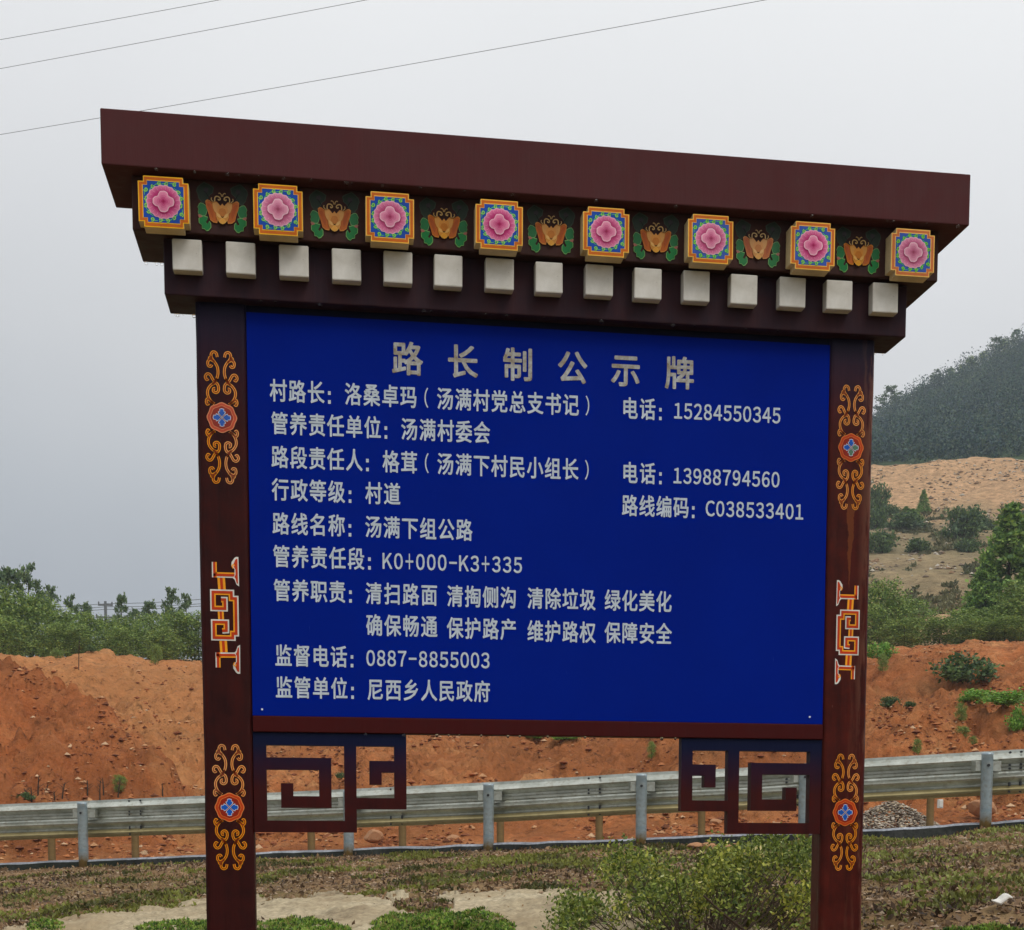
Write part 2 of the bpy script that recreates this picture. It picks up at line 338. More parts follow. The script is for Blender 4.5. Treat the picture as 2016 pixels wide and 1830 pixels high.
# ================================================================== TERRAIN
KX = [-1500, 0, 400, 507, 1137, 1252, 1700, 2016, 3500]; KY = [1755, 1699, 1683, 1677, 1654, 1649, 1633, 1613, 1520]
yk = lambda x: np.interp(x, KX, KY)
Dk = lambda x: F/(146+(np.asarray(x, float)-165)*0.01634)
BT = [0.05, 0.2, 0.30, 0.4, 0.5, 0.6, 0.7, 0.8, 0.9, 0.985, 1.06]
BO = [None, None, None, 330, 175, 122, 86, 54, 31, 15, 17]
def bank(x, t, extra=0.0):
    x, t = np.broadcast_arrays(np.asarray(x, float), np.asarray(t, float))
    D = t*Dk(x)
    off = np.interp(t, BT[3:], BO[3:])
    off = off+np.exp(-((x-1450)/90)**2)*np.exp(-((t-0.99)/0.06)**2)*22+np.exp(-((x-1810)/80)**2)*np.exp(-((t-0.99)/0.06)**2)*14
    P = at(x, yk(x)+off, D)
    base = at(x, yk(x)+330, 0.4*Dk(x))[..., 2]
    k = np.clip((0.4-t)/0.12, 0, 1); k = k*k*(3-2*k)
    P2 = at(x, yk(x)+330, D)
    z = np.where(t < 0.4, base*(1-k)+0.0*k, P[..., 2])
    Q = np.where((t < 0.4)[..., None], P2, P)
    n = fbm(Q[..., 0]*1.1, Q[..., 1]*1.1, 5, 3)*0.16+fbm(Q[..., 0]*6, Q[..., 1]*6, 4, 9, 0.65)*0.13
    Q = Q.copy(); Q[..., 2] = z+n*np.clip(1.15-t, 0.15, 1)*1.2+extra
    return Q
xs = np.arange(-1200, 3300, 7.0); ts = np.concatenate([np.linspace(0.05, 0.4, 20), np.linspace(0.405, 1.05, 150)])
XX, TT = np.meshgrid(xs, ts, indexing='ij')
setp(link('embankment', grid_mesh('embankment', bank(XX, TT), BANK)), kind='structure')
# ground sheet out to the horizon
gx = np.concatenate([[-3000, -1500, -600, -250, -120], np.linspace(-60, 60, 25), [120, 250, 600, 1500, 3000]])
gy = np.concatenate([[-3000, -1000, -300, -100, -40], np.linspace(-20, 4, 9), [8, 14, 22, 35, 60, 90, 150, 300, 700, 1500, 3500]])
GX, GY = np.meshgrid(gx, gy, indexing='ij'); GZ = np.interp(GY, [-3000, 1, 60, 3500], [-0.04, -0.04, -7, -9])
setp(link('ground', grid_mesh('ground', np.stack([GX, GY, GZ], -1), GROUNDM)), kind='structure')

# kerb: a chamfered concrete strip
kx = np.arange(-1200, 3300, 20.0); prof = [(-0.02, -0.40), (-0.02, -0.025), (0.012, 0.0), (0.30, 0.0), (0.30, -0.55)]
bd = at(3000, yk(3000), Dk(3000))-at(0, yk(0), Dk(0)); bd[2] = 0; bd /= np.linalg.norm(bd); nrm = np.array([-bd[1], bd[0], 0])
KP = at(kx, yk(kx), Dk(kx))
wob = (fbm(kx*0.02, kx*0, 3, 5)*0.03)[:, None]*np.array([0, 0, 1.0])
P = np.stack([KP+nrm*a+wob+np.array([0, 0, b+(fbm(kx*0.05, kx*0, 2, int(77+a*10))*0.015).mean()]) for a, b in prof], 1)
KO = setp(link('kerb', grid_mesh('kerb', P, KERBM, False)), kind='structure'); KO.data.materials.append(KERBSHADE)
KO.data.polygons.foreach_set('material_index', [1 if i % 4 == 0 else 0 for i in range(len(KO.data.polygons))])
# sunken road behind the kerb
RD = np.linspace(0, 1, 30)
P = np.stack([np.stack([*( at(kx, yk(kx)+16*(1-u)+10*u, (Dk(kx)+0.35)*(1-u)+31.5*u).T )], -1) for u in RD], 1)
P[:, :, 2] -= 0.16*(1-RD)[None, :]
setp(link('road', grid_mesh('road', P, ROADM)), kind='structure')

# red spoil heaps: front mound and terraced ground behind
rX = [-900, -600, -200, 0, 62, 104, 129, 174, 216, 274, 311, 341, 380, 450, 3000]
rY = [1300, 1262, 1268, 1283, 1303, 1313, 1343, 1371, 1393, 1433, 1453, 1495, 1580, 1720, 1760]
BACK = {
 -900: [(31,1730),(44,1620),(56,1420),(62,1330),(68,1300),(74,1295),(84,1300)],
 0: [(31,1705),(44,1600),(56,1400),(62,1312),(66,1301),(69,1277),(75,1275),(84,1300)],
 110: [(31,1702),(42,1600),(54,1420),(61,1318),(66,1303),(69,1281),(75,1279),(84,1300)],
 215: [(31,1697),(40,1590),(50,1480),(58,1375),(63,1305),(67,1297),(70,1269),(76,1268),(84,1300)],
 300: [(31,1694),(37,1590),(46,1480),(54,1400),(60,1352),(62,1322),(66,1318),(70,1277),(76,1277),(84,1300)],
 393: [(31,1690),(35,1600),(40,1560),(46,1500),(52,1440),(57,1400),(61,1345),(66,1335),(70,1284),(76,1282),(84,1300)],
 520: [(31,1685),(35,1600),(42,1520),(50,1458),(58,1400),(66,1335),(70,1290),(84,1305)],
 900: [(31,1668),(35,1585),(40,1530),(46,1462),(51,1444),(60,1425),(66,1370),(70,1300),(84,1305)],
 1120: [(31,1660),(35,1575),(39,1530),(43,1490),(47,1447),(56,1440),(66,1370),(70,1300),(84,1305)],
 1300: [(31,1655),(35,1570),(38,1515),(41,1452),(46,1446),(60,1400),(70,1290),(84,1300)],
 1690: [(31,1640),(35,1560),(38,1482),(41,1405),(46,1398),(52,1378),(56,1302),(61,1294),(67,1264),(76,1263),(84,1285)],
 1780: [(31,1636),(35,1550),(38,1478),(41,1404),(46,1397),(52,1375),(56,1302),(61,1294),(67,1262),(76,1261),(84,1280)],
 1900: [(31,1630),(35,1540),(38,1470),(41,1400),(47,1390),(53,1360),(58,1300),(62,1291),(67,1250),(76,1249),(84,1272)],
 2016: [(31,1622),(35,1530),(38,1460),(42,1386),(46,1381),(53,1347),(60,1290),(68,1240),(76,1240),(84,1262)],
 2800: [(31,1580),(35,1500),(38,1430),(42,1340),(53,1300),(60,1260),(68,1220),(84,1240)]}
def colprof(tab, x, D):
    ks = sorted(tab); vals = np.stack([np.interp(D, [a for a, _ in tab[k]], [b for _, b in tab[k]]) for k in ks], -1)
    x = np.clip(x, ks[0], ks[-1]-1e-3); i = np.searchsorted(ks, x, side='right')-1; ka = np.array(ks, float)
    f = (x-ka[i])/(ka[i+1]-ka[i])
    return np.take_along_axis(vals, i[..., None], -1)[..., 0]*(1-f)+np.take_along_axis(vals, i[..., None]+1, -1)[..., 0]*f
def vmask(o, m):
    me = o.data; a = me.color_attributes.new('kindmask', 'FLOAT_COLOR', 'POINT'); m = np.clip(m, 0, 1).ravel().astype(np.float32); a.data.foreach_set('color', np.stack([m, m, m, np.ones_like(m)], 1).ravel()); return o
def spoil(x, D, lift=0.0, want=False):
    x, D = np.broadcast_arrays(np.asarray(x, float), np.asarray(D, float))
    n0 = fbm(x*0.012, D*0.25, 3, 21)
    Dw = D+n0*3.0*np.clip((D-33)/4, 0, 1)
    y2 = colprof(BACK, x, Dw)
    yr = np.interp(x, rX, rY); Dr = np.interp(x, [-900, 0, 341, 450], [52, 48, 42, 40])
    b0 = yk(x)+10
    s = np.clip((Dw-31.5)/(Dr-31.5), 0, 1)
    y1 = b0+(yr-b0)*(0.12*np.clip(s*8, 0, 1)+0.88*s**1.15)
    y1 = np.where(D > Dr, yr+(D-Dr)*40, y1)
    y = np.minimum(y1, y2)
    if want: return np.interp(x, [380, 500], [0.2, 0.0])+0.8*np.clip((y1-y2)/50+0.35+fbm(x*0.016, D*0.4, 5, 43)*3.4, 0, 1)*np.interp(x, [380, 520, 1650, 1800], [0.58, 0.45, 0.3, 0.35])
    P = at(x, y, D).copy()
    amp = np.clip((D-31)/4, 0.1, 1)
    X, Y = P[..., 0], P[..., 1]
    rid = 0.5-np.abs(fbm(X*0.16, Y*0.16, 4, 41))*2.2
    gul = np.clip(np.abs(fbm(X*0.55+fbm(X*0.3, Y*0.3, 3, 47)*2, Y*0.10, 4, 45))*6, 0, 1)
    P[..., 2] += amp*(gul-1)*0.38
    hq = P[..., 2]/0.85+fbm(X*0.15, Y*0.15, 4, 49)*3; fq = hq-np.floor(hq)
    P[..., 2] += amp*0.42*(fq**3-fq)*np.clip(fbm(X*0.12, Y*0.12, 3, 53)*6+0.6, 0, 1)
    amp = amp*np.interp(D, [58, 67], [1, 0.5]); P[..., 2] -= 0.12*np.interp(D, [55, 67], [0, 3])
    P[..., 2] += amp*(fbm(X*0.22, Y*0.22, 5, 31)*0.35+fbm(X*0.9, Y*0.9, 5, 35, 0.7)*1.1+rid*0.14+fbm(X*2.6, Y*2.6, 4, 37, 0.75)*0.5)+lift
    return P
xs = np.arange(-700, 2700, 4.5); ds = np.concatenate([np.arange(30.8, 62, 0.16), np.arange(62, 85, 0.28)])
XX, DD = np.meshgrid(xs, ds, indexing='ij')
setp(vmask(link('red_soil_bank', grid_mesh('red_soil_bank', spoil(XX, DD), REDSOIL)), spoil(XX, DD, want=True)), kind='structure')

# quarry slope and forested hill
FAR = {
 -1500: [(80,1300),(120,1340),(200,1500),(460,1650)],
 400: [(80,1295),(100,1310),(200,1480),(330,1560),(460,1650)],
 900: [(80,1295),(120,1290),(200,1250),(330,1200),(420,1200),(460,1230)],
 1200: [(80,1295),(120,1260),(180,1150),(210,1100),(330,1050),(420,1000),(460,1040)],
 1500: [(80,1290),(120,1240),(160,1120),(205,965),(213,968),(300,920),(420,870),(460,900)],
 1700: [(80,1285),(100,1262),(116,1225),(130,1140),(150,1095),(178,1040),(205,922),(213,922),(300,892),(420,846),(440,848),(460,840)],
 1850: [(80,1275),(100,1250),(116,1210),(130,1130),(150,1085),(178,1020),(205,911),(213,911),(300,834),(420,757),(440,759),(460,760)],
 2016: [(80,1262),(100,1240),(116,1195),(130,1120),(150,1075),(178,1000),(205,906),(213,906),(300,790),(420,679),(440,679),(460,700)],
 2400: [(80,1240),(116,1180),(150,1060),(205,890),(213,890),(300,700),(420,545),(440,545),(460,560)],
 3500: [(80,1240),(116,1180),(150,1060),(205,900),(213,900),(300,720),(420,600),(460,640)]}
def far(x, D, lift=0.0):
    x, D = np.broadcast_arrays(np.asarray(x, float), np.asarray(D, float))
    P = at(x, colprof(FAR, x, D), D).copy(); X, Y = P[..., 0], P[..., 1]
    P[..., 2] += fbm(X*0.05, Y*0.05, 5, 51)*np.interp(D, [80, 120, 212, 460], [0.5, 2.2, 1.5, 6])+fbm(X*0.35, Y*0.35, 4, 55)*np.interp(D, [80, 120, 400], [0.3, 1.0, 1.2])+lift
    return P
XX, DD = np.meshgrid(np.arange(-1500, 3500, 10.0), np.arange(82, 212.5, 1.0), indexing='ij')
setp(vmask(link('quarry_slope', grid_mesh('quarry_slope', far(XX, DD), QUARRY)), np.clip((DD-168)/14+(fbm(XX*0.01, DD*0.08, 4, 57))*3, 0, 1)+np.clip((122-DD)/10, 0, 1)), kind='structure')
XX, DD = np.meshgrid(np.arange(-1500, 3500, 16.0), np.arange(212, 461, 3.0), indexing='ij')
setp(link('forest_hill', grid_mesh('forest_hill', far(XX, DD), FORESTG)), kind='structure')

# concrete frame of the slope and turf in its cells: sheets that dip under the soil at their ragged edges
def sheet(name, mat, x0, x1, y0, y1, mask, lo, hi, step=2.0, ystep=0.0035, kind='structure', bulge=0):
    xs = np.arange(x0, x1, step); ts = np.arange(y0, y1, ystep); X, T = np.meshgrid(xs, ts, indexing='ij')
    k = np.clip(mask(X, T)*6+0.5, 0, 1); k = k*k*(3-2*k)
    P = bank(X, T); P[..., 2] += lo+(hi-lo)*k
    return setp(link(name, grid_mesh(name, P, mat)), kind=kind)
def t_of(x, y):    # bank parameter whose row is y
    return np.interp(-(y-yk(x)), [-o for o in BO[3:-1]], BT[3:-1])
# curb-free concrete: band between the soil above and the turf cells below
def conc_mask(X, T):
    yy = yk(X)+np.interp(T, BT[3:], BO[3:])
    up = np.interp(X, [-200, 0, 170, 300, 440, 510, 640, 800, 1100, 1300, 1500], [1860, 1838, 1806, 1786, 1776, 1774, 1766, 1763, 1756, 1775, 1840])
    n = fbm(X*0.03, T*60, 5, 61, 0.65)*44
    d = (yy-up+n)/30
    q = 0.35-np.hypot((X-832)/60, (yy-1785)/22)*0.35      # soil lying on the concrete
    return np.minimum(np.minimum(d, 1), -q*3)+0.0
sheet('concrete_frame', CONC, -250, 1520, 0.42, 0.70, conc_mask, -0.06, 0.030)
TURF = soil('turf_soil', [L(44, 70, 30), L(62, 92, 38), L(84, 112, 44), L(56, 84, 34)], 3, 30, 0.9, 0.03)
cells = [(582, 1842, 96, 32), (872, 1838, 140, 34), (90, 1838, 34, 16), (345, 1842, 82, 24), (1960, 1868, 120, 26)]
def turf_mask(X, T, c):
    yy = yk(X)+np.interp(T, BT[3:], BO[3:])
    r = np.hypot((X-c[0])/c[2], np.minimum(0, (yy-c[1]))/c[3]*1.0+np.maximum(0, yy-c[1])/(c[3]*1.8))
    return (1-r)*1.3+fbm(X*0.04, T*70, 4, 71)*0.5
for c in cells:
    sheet('turf', TURF, c[0]-c[2]*1.5, c[0]+c[2]*1.5, t_of(c[0], c[1]+75) if c[1]+75 < yk(c[0])+330 else 0.42, t_of(c[0], c[1]-c[3]*1.6), lambda X, T: turf_mask(X, T, c), -0.06, 0.022)

# ================================================================== SCATTER
def tri_scatter(name, P, size, cols, mat, n_tri=3, up=0.6, kind='stuff', label=None, cat=None, aspect=2.2, group=None, parent=None):
    """each point gets n_tri slim leaf-like triangles in random directions leaning up by 'up'"""
    n = len(P); P = np.repeat(P, n_tri, 0); s = np.repeat(np.broadcast_to(size, (n,)), n_tri)*rng.uniform(0.6, 1.35, n*n_tri)
    d = rng.normal(size=(n*n_tri, 3)); d[:, 2] = np.abs(d[:, 2])*1.0+up*1.5; d /= np.linalg.norm(d, axis=1)[:, None]
    a = np.cross(d, rng.normal(size=(n*n_tri, 3))); a /= np.linalg.norm(a, axis=1)[:, None]+1e-9
    wv = (s/aspect)[:, None]*a*0.5; j = rng.normal(size=P.shape)*(s*0.25)[:, None]; j[:, 2] *= 0.2; B = P+j
    mid = B+d*(s*0.55)[:, None]
    V = np.stack([B, mid-wv, B+d*s[:, None], mid+wv], 1).reshape(-1, 3)
    Fc = np.arange(n*n_tri*4).reshape(-1, 4)
    cols = np.repeat(cols, n_tri, 0)*rng.uniform(0.7, 1.3, (n*n_tri, 1))
    me = np_mesh(name, V, Fc, mat, cols)
    if parent is not None: return link(name, me, parent)
    o = link(name, me); setp(o, label, cat, group, kind); return o
def pick(cs, n, p=None):
    a = np.array([L(c)[:3] for c in cs]); return a[rng.choice(len(cs), n, p=p)]
def rocks(name, P, size, cols, mat, label=None, cat=None, kind='stuff'):
    """low irregular octahedral stones, one mesh"""
    n = len(P); base = np.array([(1,0,0),(0.2,1,0),(-1,0.1,0),(0,-1,0.1),(0.1,0.1,0.75),(0.3,-0.2,-0.5)])
    R = rng.uniform(0.6, 1.35, (n, 6, 3)); s = np.broadcast_to(size, (n,))*rng.uniform(0.5, 1.5, n)
    an = rng.uniform(0, 6.28, n); c, s_ = np.cos(an), np.sin(an)
    V = base[None]*R*s[:, None, None]*0.5
    x = V[..., 0]*c[:, None]-V[..., 1]*s_[:, None]; y = V[..., 0]*s_[:, None]+V[..., 1]*c[:, None]
    V = np.stack([x, y, V[..., 2]*0.8], -1)+P[:, None]
    f = np.array([(0,1,4),(1,2,4),(2,3,4),(3,0,4),(1,0,5),(2,1,5),(3,2,5),(0,3,5)])
    Fc = (f[None]+6*np.arange(n)[:, None, None]).reshape(-1, 3)
    col = np.repeat(cols, 8, 0)*rng.uniform(0.8, 1.15, (n*8, 1))
    return setp(link(name, np_mesh(name, V.reshape(-1, 3), Fc, mat, col)), label, cat, None, kind)
def patch_cols(P, sc, seed, lo, hi, n=None):
    k = np.clip(fbm(P[:, 0]*sc, P[:, 1]*sc, 4, seed)*3+0.5+rng.normal(size=len(P))*0.12, 0, 1)[:, None]
    return np.array(L(lo)[:3])*(1-k)+np.array(L(hi)[:3])*k
# embankment litter, weeds and stones (clumped)
def bank_pts(n, t0, t1, x0=-350, x1=2600, thr=None, seed=0, sc=1.0):
    n = int(n*1.25)
    x = rng.uniform(x0, x1, n); t = rng.uniform(t0, t1, n)
    if thr is not None:
        Q = bank(x, t); k = fbm(Q[:, 0]*sc, Q[:, 1]*sc, 4, seed)+rng.uniform(-0.1, 0.1, n) > thr; x, t = x[k], t[k]
    yy = yk(x)+np.interp(t, BT[3:], BO[3:])
    on_conc = (conc_mask(x, t) > 0.02) & (x < 1420)
    return x, t, bank(x, t), on_conc
x, t, Pb, oc = bank_pts(40000, 0.44, 1.0); k = ~oc | (rng.random(len(x)) < 0.10); Pb = Pb[k]
tri_scatter('leaf_litter', Pb, 0.034*rng.choice([0.6, 1, 1.5], len(Pb)), patch_cols(Pb, 1.3, 84, (84, 66, 50), (160, 130, 96))*rng.choice([0.6, 1, 1, 1.3], len(Pb))[:, None], LEAF, 2, -0.35, label='dead leaves and dry litter lying on the soil of the embankment', cat='leaf litter')
x, t, Pb, oc = bank_pts(110000, 0.44, 1.0, thr=0.10, seed=81, sc=1.5); k = ~oc & ((x < 1650) | (rng.random(len(x)) < 0.35)); Pb = Pb[k]
tri_scatter('weeds', Pb, 0.036*rng.choice([0.7, 1, 1.4], len(Pb)), patch_cols(Pb, 2.2, 83, (76, 76, 40), (138, 142, 66)), LEAF, 3, 0.15, label='low mossy weeds growing in patches over the embankment', cat='weeds')
x, t, Pb, oc = bank_pts(15000, 0.44, 0.99, x0=1650, thr=0.10, seed=85, sc=1.6)
tri_scatter('short_grass', Pb, 0.04, patch_cols(Pb, 2.0, 87, (104, 106, 54), (150, 158, 82)), LEAF, 3, 0.2, label='thin olive grass on the slope right of the right post', cat='grass')
x, t, Pb, oc = bank_pts(16000, 0.44, 1.0); k = ~oc | (rng.random(len(x)) < 0.08); Pb = Pb[k]
rocks('gravel', Pb, 0.035, pick([(140,116,92),(110,92,76),(162,138,114),(176,156,134),(130,98,74)], len(Pb)), STONE, 'small stones strewn over the embankment soil', 'gravel')
# turf blades in the cells
for i, c in enumerate(cells):
    n = int(c[2]*c[3]*3.8); x = rng.uniform(c[0]-c[2]*1.3, c[0]+c[2]*1.3, n); yy = rng.uniform(c[1]-c[3]*1.3, c[1]+70, n)
    t = t_of(x, np.minimum(yy, yk(x)+329)); k = turf_mask(x, t, c) > -0.02; Pb = bank(x[k], t[k], 0.018)
    lab = ['green turf in the concrete cell just right of the left post', 'long green turf in the concrete cell below the middle of the board', 'small tuft of turf at the lower left corner', 'green turf at the left foot of the left post', 'thin turf low on the slope right of the right post'][i]
    tri_scatter('grass', Pb, 0.032, pick([(112,148,52),(138,168,66),(86,118,46),(160,180,84),(66,90,42),(146,138,80)], len(Pb)), LEAF, 4, 0.5, label=lab, cat='grass')
# rubble on the red soil
x = rng.uniform(-100, 2150, 42000); D = 31+rng.beta(1.1, 1.9, 42000)*44; k = fbm(x*0.02, D*0.3, 4, 91)+rng.uniform(-.15, .15, len(x)) > 0.02
Pb = spoil(x[k], D[k]); rocks('rubble', Pb, 0.10*rng.choice([1, 1, 1, 0.7, 1.8], len(Pb)), pick([(176,112,68),(140,82,50),(190,142,100),(118,70,44),(200,166,130),(160,98,58)], len(Pb), [.25,.25,.12,.22,.04,.12]), STONE, 'stones and clods strewn over the red soil heaps', 'rubble')

# ================================================================== PLANTS
def leaf_cloud(mb_pts, size, cols, n_tri=1, up=0.25, aspect=1.6):
    n = len(mb_pts); s = size*rng.uniform(0.6, 1.4, n)
    d = rng.normal(size=(n, 3)); d[:, 2] += up; d /= np.linalg.norm(d, axis=1)[:, None]
    a = np.cross(d, rng.normal(size=(n, 3))); a /= np.linalg.norm(a, axis=1)[:, None]+1e-9
    wv = (s/aspect)[:, None]*a*0.5; B = mb_pts; mid = B+d*(s*0.5)[:, None]
    V = np.stack([B, mid-wv, B+d*s[:, None], mid+wv], 1).reshape(-1, 3)
    return V, np.arange(n*4).reshape(-1, 4), cols*rng.uniform(0.75, 1.25, (n, 1))
def crown_mesh(name, kind, seed):
    """unit-height crowns; z 0..1"""
    global rng
    rng = np.random.default_rng(seed); P = []; C = []
    if kind == 'pine':        # open whorled pine with upturned tufts
        hs = np.linspace(0.12, 0.97, 12)
        for h in hs:
            R = 0.36*(1-max(0, h-0.3)/0.7)**0.6*min(1, 0.5+h)+0.03
            for k in range(rng.integers(4, 7)):
                a = rng.uniform(0, 6.28); r = R*rng.uniform(0.45, 1.35); h = h+rng.normal()*0.02
                m = 46
                u = rng.uniform(0.3, 1, m)**0.5
                q = np.stack([np.cos(a)*r*u, np.sin(a)*r*u, h+u*r*0.28], 1)+rng.normal(size=(m, 3))*0.026*(1.2-0.5*u[:, None])
                P.append(q)
        P.append(np.stack([rng.normal(size=40)*0.008, rng.normal(size=40)*0.008, rng.uniform(0.9, 1.0, 40)], 1)); P = np.concatenate(P); size = 0.045; cs = [(98,124,86),(114,140,94),(84,108,82),(132,150,98)]
    elif kind == 'fir':       # dense broad conifer in tiers
        for h in np.linspace(0.05, 0.98, 26):
            R = 0.34*(1-h)**0.8+0.02
            for k in range(int(7+13*(1-h))):
                a = rng.uniform(0, 6.28); r = R*rng.uniform(0.75, 1.12); m = 30; u = rng.uniform(0.3, 1, m)**0.7
                q = np.stack([np.cos(a)*r*u, np.sin(a)*r*u, h-u*u*r*0.18+rng.normal()*0.008], 1)+rng.normal(size=(m, 3))*(0.012, 0.012, 0.007)
                P.append(q)
        P = np.concatenate(P); size = 0.032; cs = [(112,150,74),(138,172,84),(84,118,66),(158,188,94)]
    elif kind == 'young':     # rounded bushy young tree
        for k in range(90):
            h = rng.uniform(0.05, 0.95); R = 0.30*math.sqrt(max(0.02, 1-((h-0.42)/0.6)**2)); a = rng.uniform(0, 6.28); r = R*rng.uniform(0.3, 1.1)
            c = np.array([math.cos(a)*r, math.sin(a)*r, h]); P.append(c+rng.normal(size=(46, 3))*(0.055, 0.055, 0.05))
        P = np.concatenate(P); P[:, 2] = np.clip(P[:, 2], 0.01, 1.05); size = 0.038; cs = [(122,148,74),(142,166,80),(98,124,68),(160,176,90)]
    else:                     # shrub: wide, low, lumpy
        for k in range(34):
            a = rng.uniform(0, 6.28); r = rng.uniform(0, 1)**0.6*0.72; h = rng.uniform(0.1, 0.8)*math.sqrt(max(0.05, 1-(r/0.85)**2))
            P.append(np.array([math.cos(a)*r, math.sin(a)*r, h])+rng.normal(size=(44, 3))*(0.12, 0.12, 0.09))
        P = np.concatenate(P); P[:, 2] = np.abs(P[:, 2]); size = 0.13; cs = [(82,108,66),(98,124,70),(66,90,60),(112,134,76)] if kind == 'shrub' else [(112,160,60),(130,178,70),(96,140,56),(148,188,84)]
    V, Fc, C = leaf_cloud(P, size, pick(cs, len(P)))
    return np_mesh(name, V, Fc, LEAF, C)
KIND = {}
for kd, nv in (('pine', 4), ('fir', 2), ('young', 4), ('shrub', 3), ('green', 2)):
    KIND[kd] = [crown_mesh('crown', kd, 100+i*7+len(kd)) for i in range(nv)]
rng = np.random.default_rng(5)
mb = MB(); mb.tube([(0,0,-0.06),(0.004,0,0.3),(-0.003,0.003,0.7),(0,0,0.96)], [0.018,0.014,0.008,0.003], 6)
for k in range(10):
    a = k*2.4; h = 0.2+0.07*k; r = 0.2*(1-h)+0.03; mb.tube([(0,0,h),(math.cos(a)*r, math.sin(a)*r, h+0.04)], [0.005, 0.002], 4)
TRUNK = mb.mesh('trunk', BARK, True)
mb = MB()
for k in range(6):
    a = k*1.05; mb.tube([(0,0,-0.05),(math.cos(a)*0.2, math.sin(a)*0.2, 0.3),(math.cos(a)*0.4, math.sin(a)*0.4, 0.62)], [0.03,0.02,0.008], 5)
STEMS = mb.mesh('stem', BARK, True)
def plant(kd, P, H, wf, name, label, cat, group=None, rot=None, var=None):
    o = empty(name, tuple(P), label, cat, group); o.rotation_euler[2] = random.uniform(0, 6.28) if rot is None else rot
    ms = KIND[kd]; me = ms[random.randrange(len(ms))] if var is None else ms[var % len(ms)]
    c = link('crown' if kd not in ('shrub', 'green') else 'foliage', me, o); c.scale = (H*wf, H*wf, H)
    s = link('trunk' if kd not in ('shrub', 'green') else 'stem', STEMS if kd in ('shrub', 'green') else TRUNK, o); s.scale = (H*wf if kd in ('shrub', 'green') else H, H*wf if kd in ('shrub', 'green') else H, H)
    return o
def plant_px(kd, x, ytop, ybase, D, wpx, name, label, cat, group=None, z=None):
    """stands at distance D with its foot on row ybase, top on row ytop and about wpx wide (all in 1/2016ths)"""
    P = at(x, ybase, D); H = (ybase-ytop)/F*D; unit = {'pine': 0.6, 'fir': 0.68, 'young': 0.62, 'shrub': 1.6, 'green': 1.6}[kd]
    if z is not None: P = P.copy(); P[2] = z
    return plant(kd, P, H, (wpx/F*D)/(H*unit), name, label, cat, group)
GL = 'trees beyond the red soil on the left'
left = [  # kind, x, top, distance, width, label
 ('pine', 22, 1124, 88, 80, 'tallest pine at the left edge, rising above the leafy trees'),
 ('pine', 60, 1130, 90, 66, 'second tall pine beside the tallest one at the left edge'),
 ('pine', 104, 1168, 92, 46, 'pine standing just right of the tall pair at the left'),
 ('pine', 143, 1184, 92, 40, 'small pine with a pointed top left of the distant utility pole'),
 ('pine', 172, 1190, 96, 36, 'thin pine directly left of the distant utility pole'),
 ('pine', 242, 1178, 94, 40, 'dark pine with a clustered top just right of the distant utility pole'),
 ('pine', 268, 1202, 98, 40, 'short pine in the gap right of the dark clustered pine'),
 ('pine', 296, 1190, 94, 44, 'pine midway between the utility pole and the left post'),
 ('pine', 340, 1172, 92, 52, 'tall pine nearest the left post of the board'),
 ('pine', 369, 1182, 94, 40, 'pine half hidden by the left post of the board'),
 ('young', -30, 1168, 84, 120, 'bushy green tree cut by the left edge of the picture'),
 ('young', 30, 1162, 83, 110, 'bushy green tree below the tallest pine at the left edge'),
 ('young', 84, 1174, 84, 92, 'rounded green tree under the second tall pine'),
 ('young', 132, 1204, 83, 84, 'green tree right of the tall left group'),
 ('young', 178, 1206, 82, 74, 'yellowish green tree in front of the utility pole'),
 ('young', 214, 1216, 84, 70, 'low green tree at the foot of the utility pole'),
 ('young', 256, 1218, 82, 74, 'low green tree right of the utility pole'),
 ('young', 300, 1212, 84, 80, 'green tree midway to the left post'),
 ('young', 345, 1202, 82, 84, 'green tree next to the left post'),
 ('young', 392, 1204, 83, 84, 'green tree mostly hidden by the left post'),
 ('young', 8, 1212, 80, 90, 'low dark green tree at the left edge above the red mound'),
 ('young', 110, 1226, 80, 70, 'low green tree above the crest of the red mound'),
 ('young', 158, 1232, 80, 66, 'low green tree left of the rounded soil heap top'),
 ('young', 236, 1234, 80, 70, 'low green tree behind the rounded soil heap top'),
 ('young', 322, 1236, 80, 70, 'low green tree above the pale soil ledge near the left post')]
for kd, x, yt, D, wd, lb in left:
    plant_px(kd, x, yt, 1300, D, wd, 'pine_tree' if kd == 'pine' else 'young_tree', lb, 'tree', GL)
GR = 'trees and shrubs below the quarry on the right'
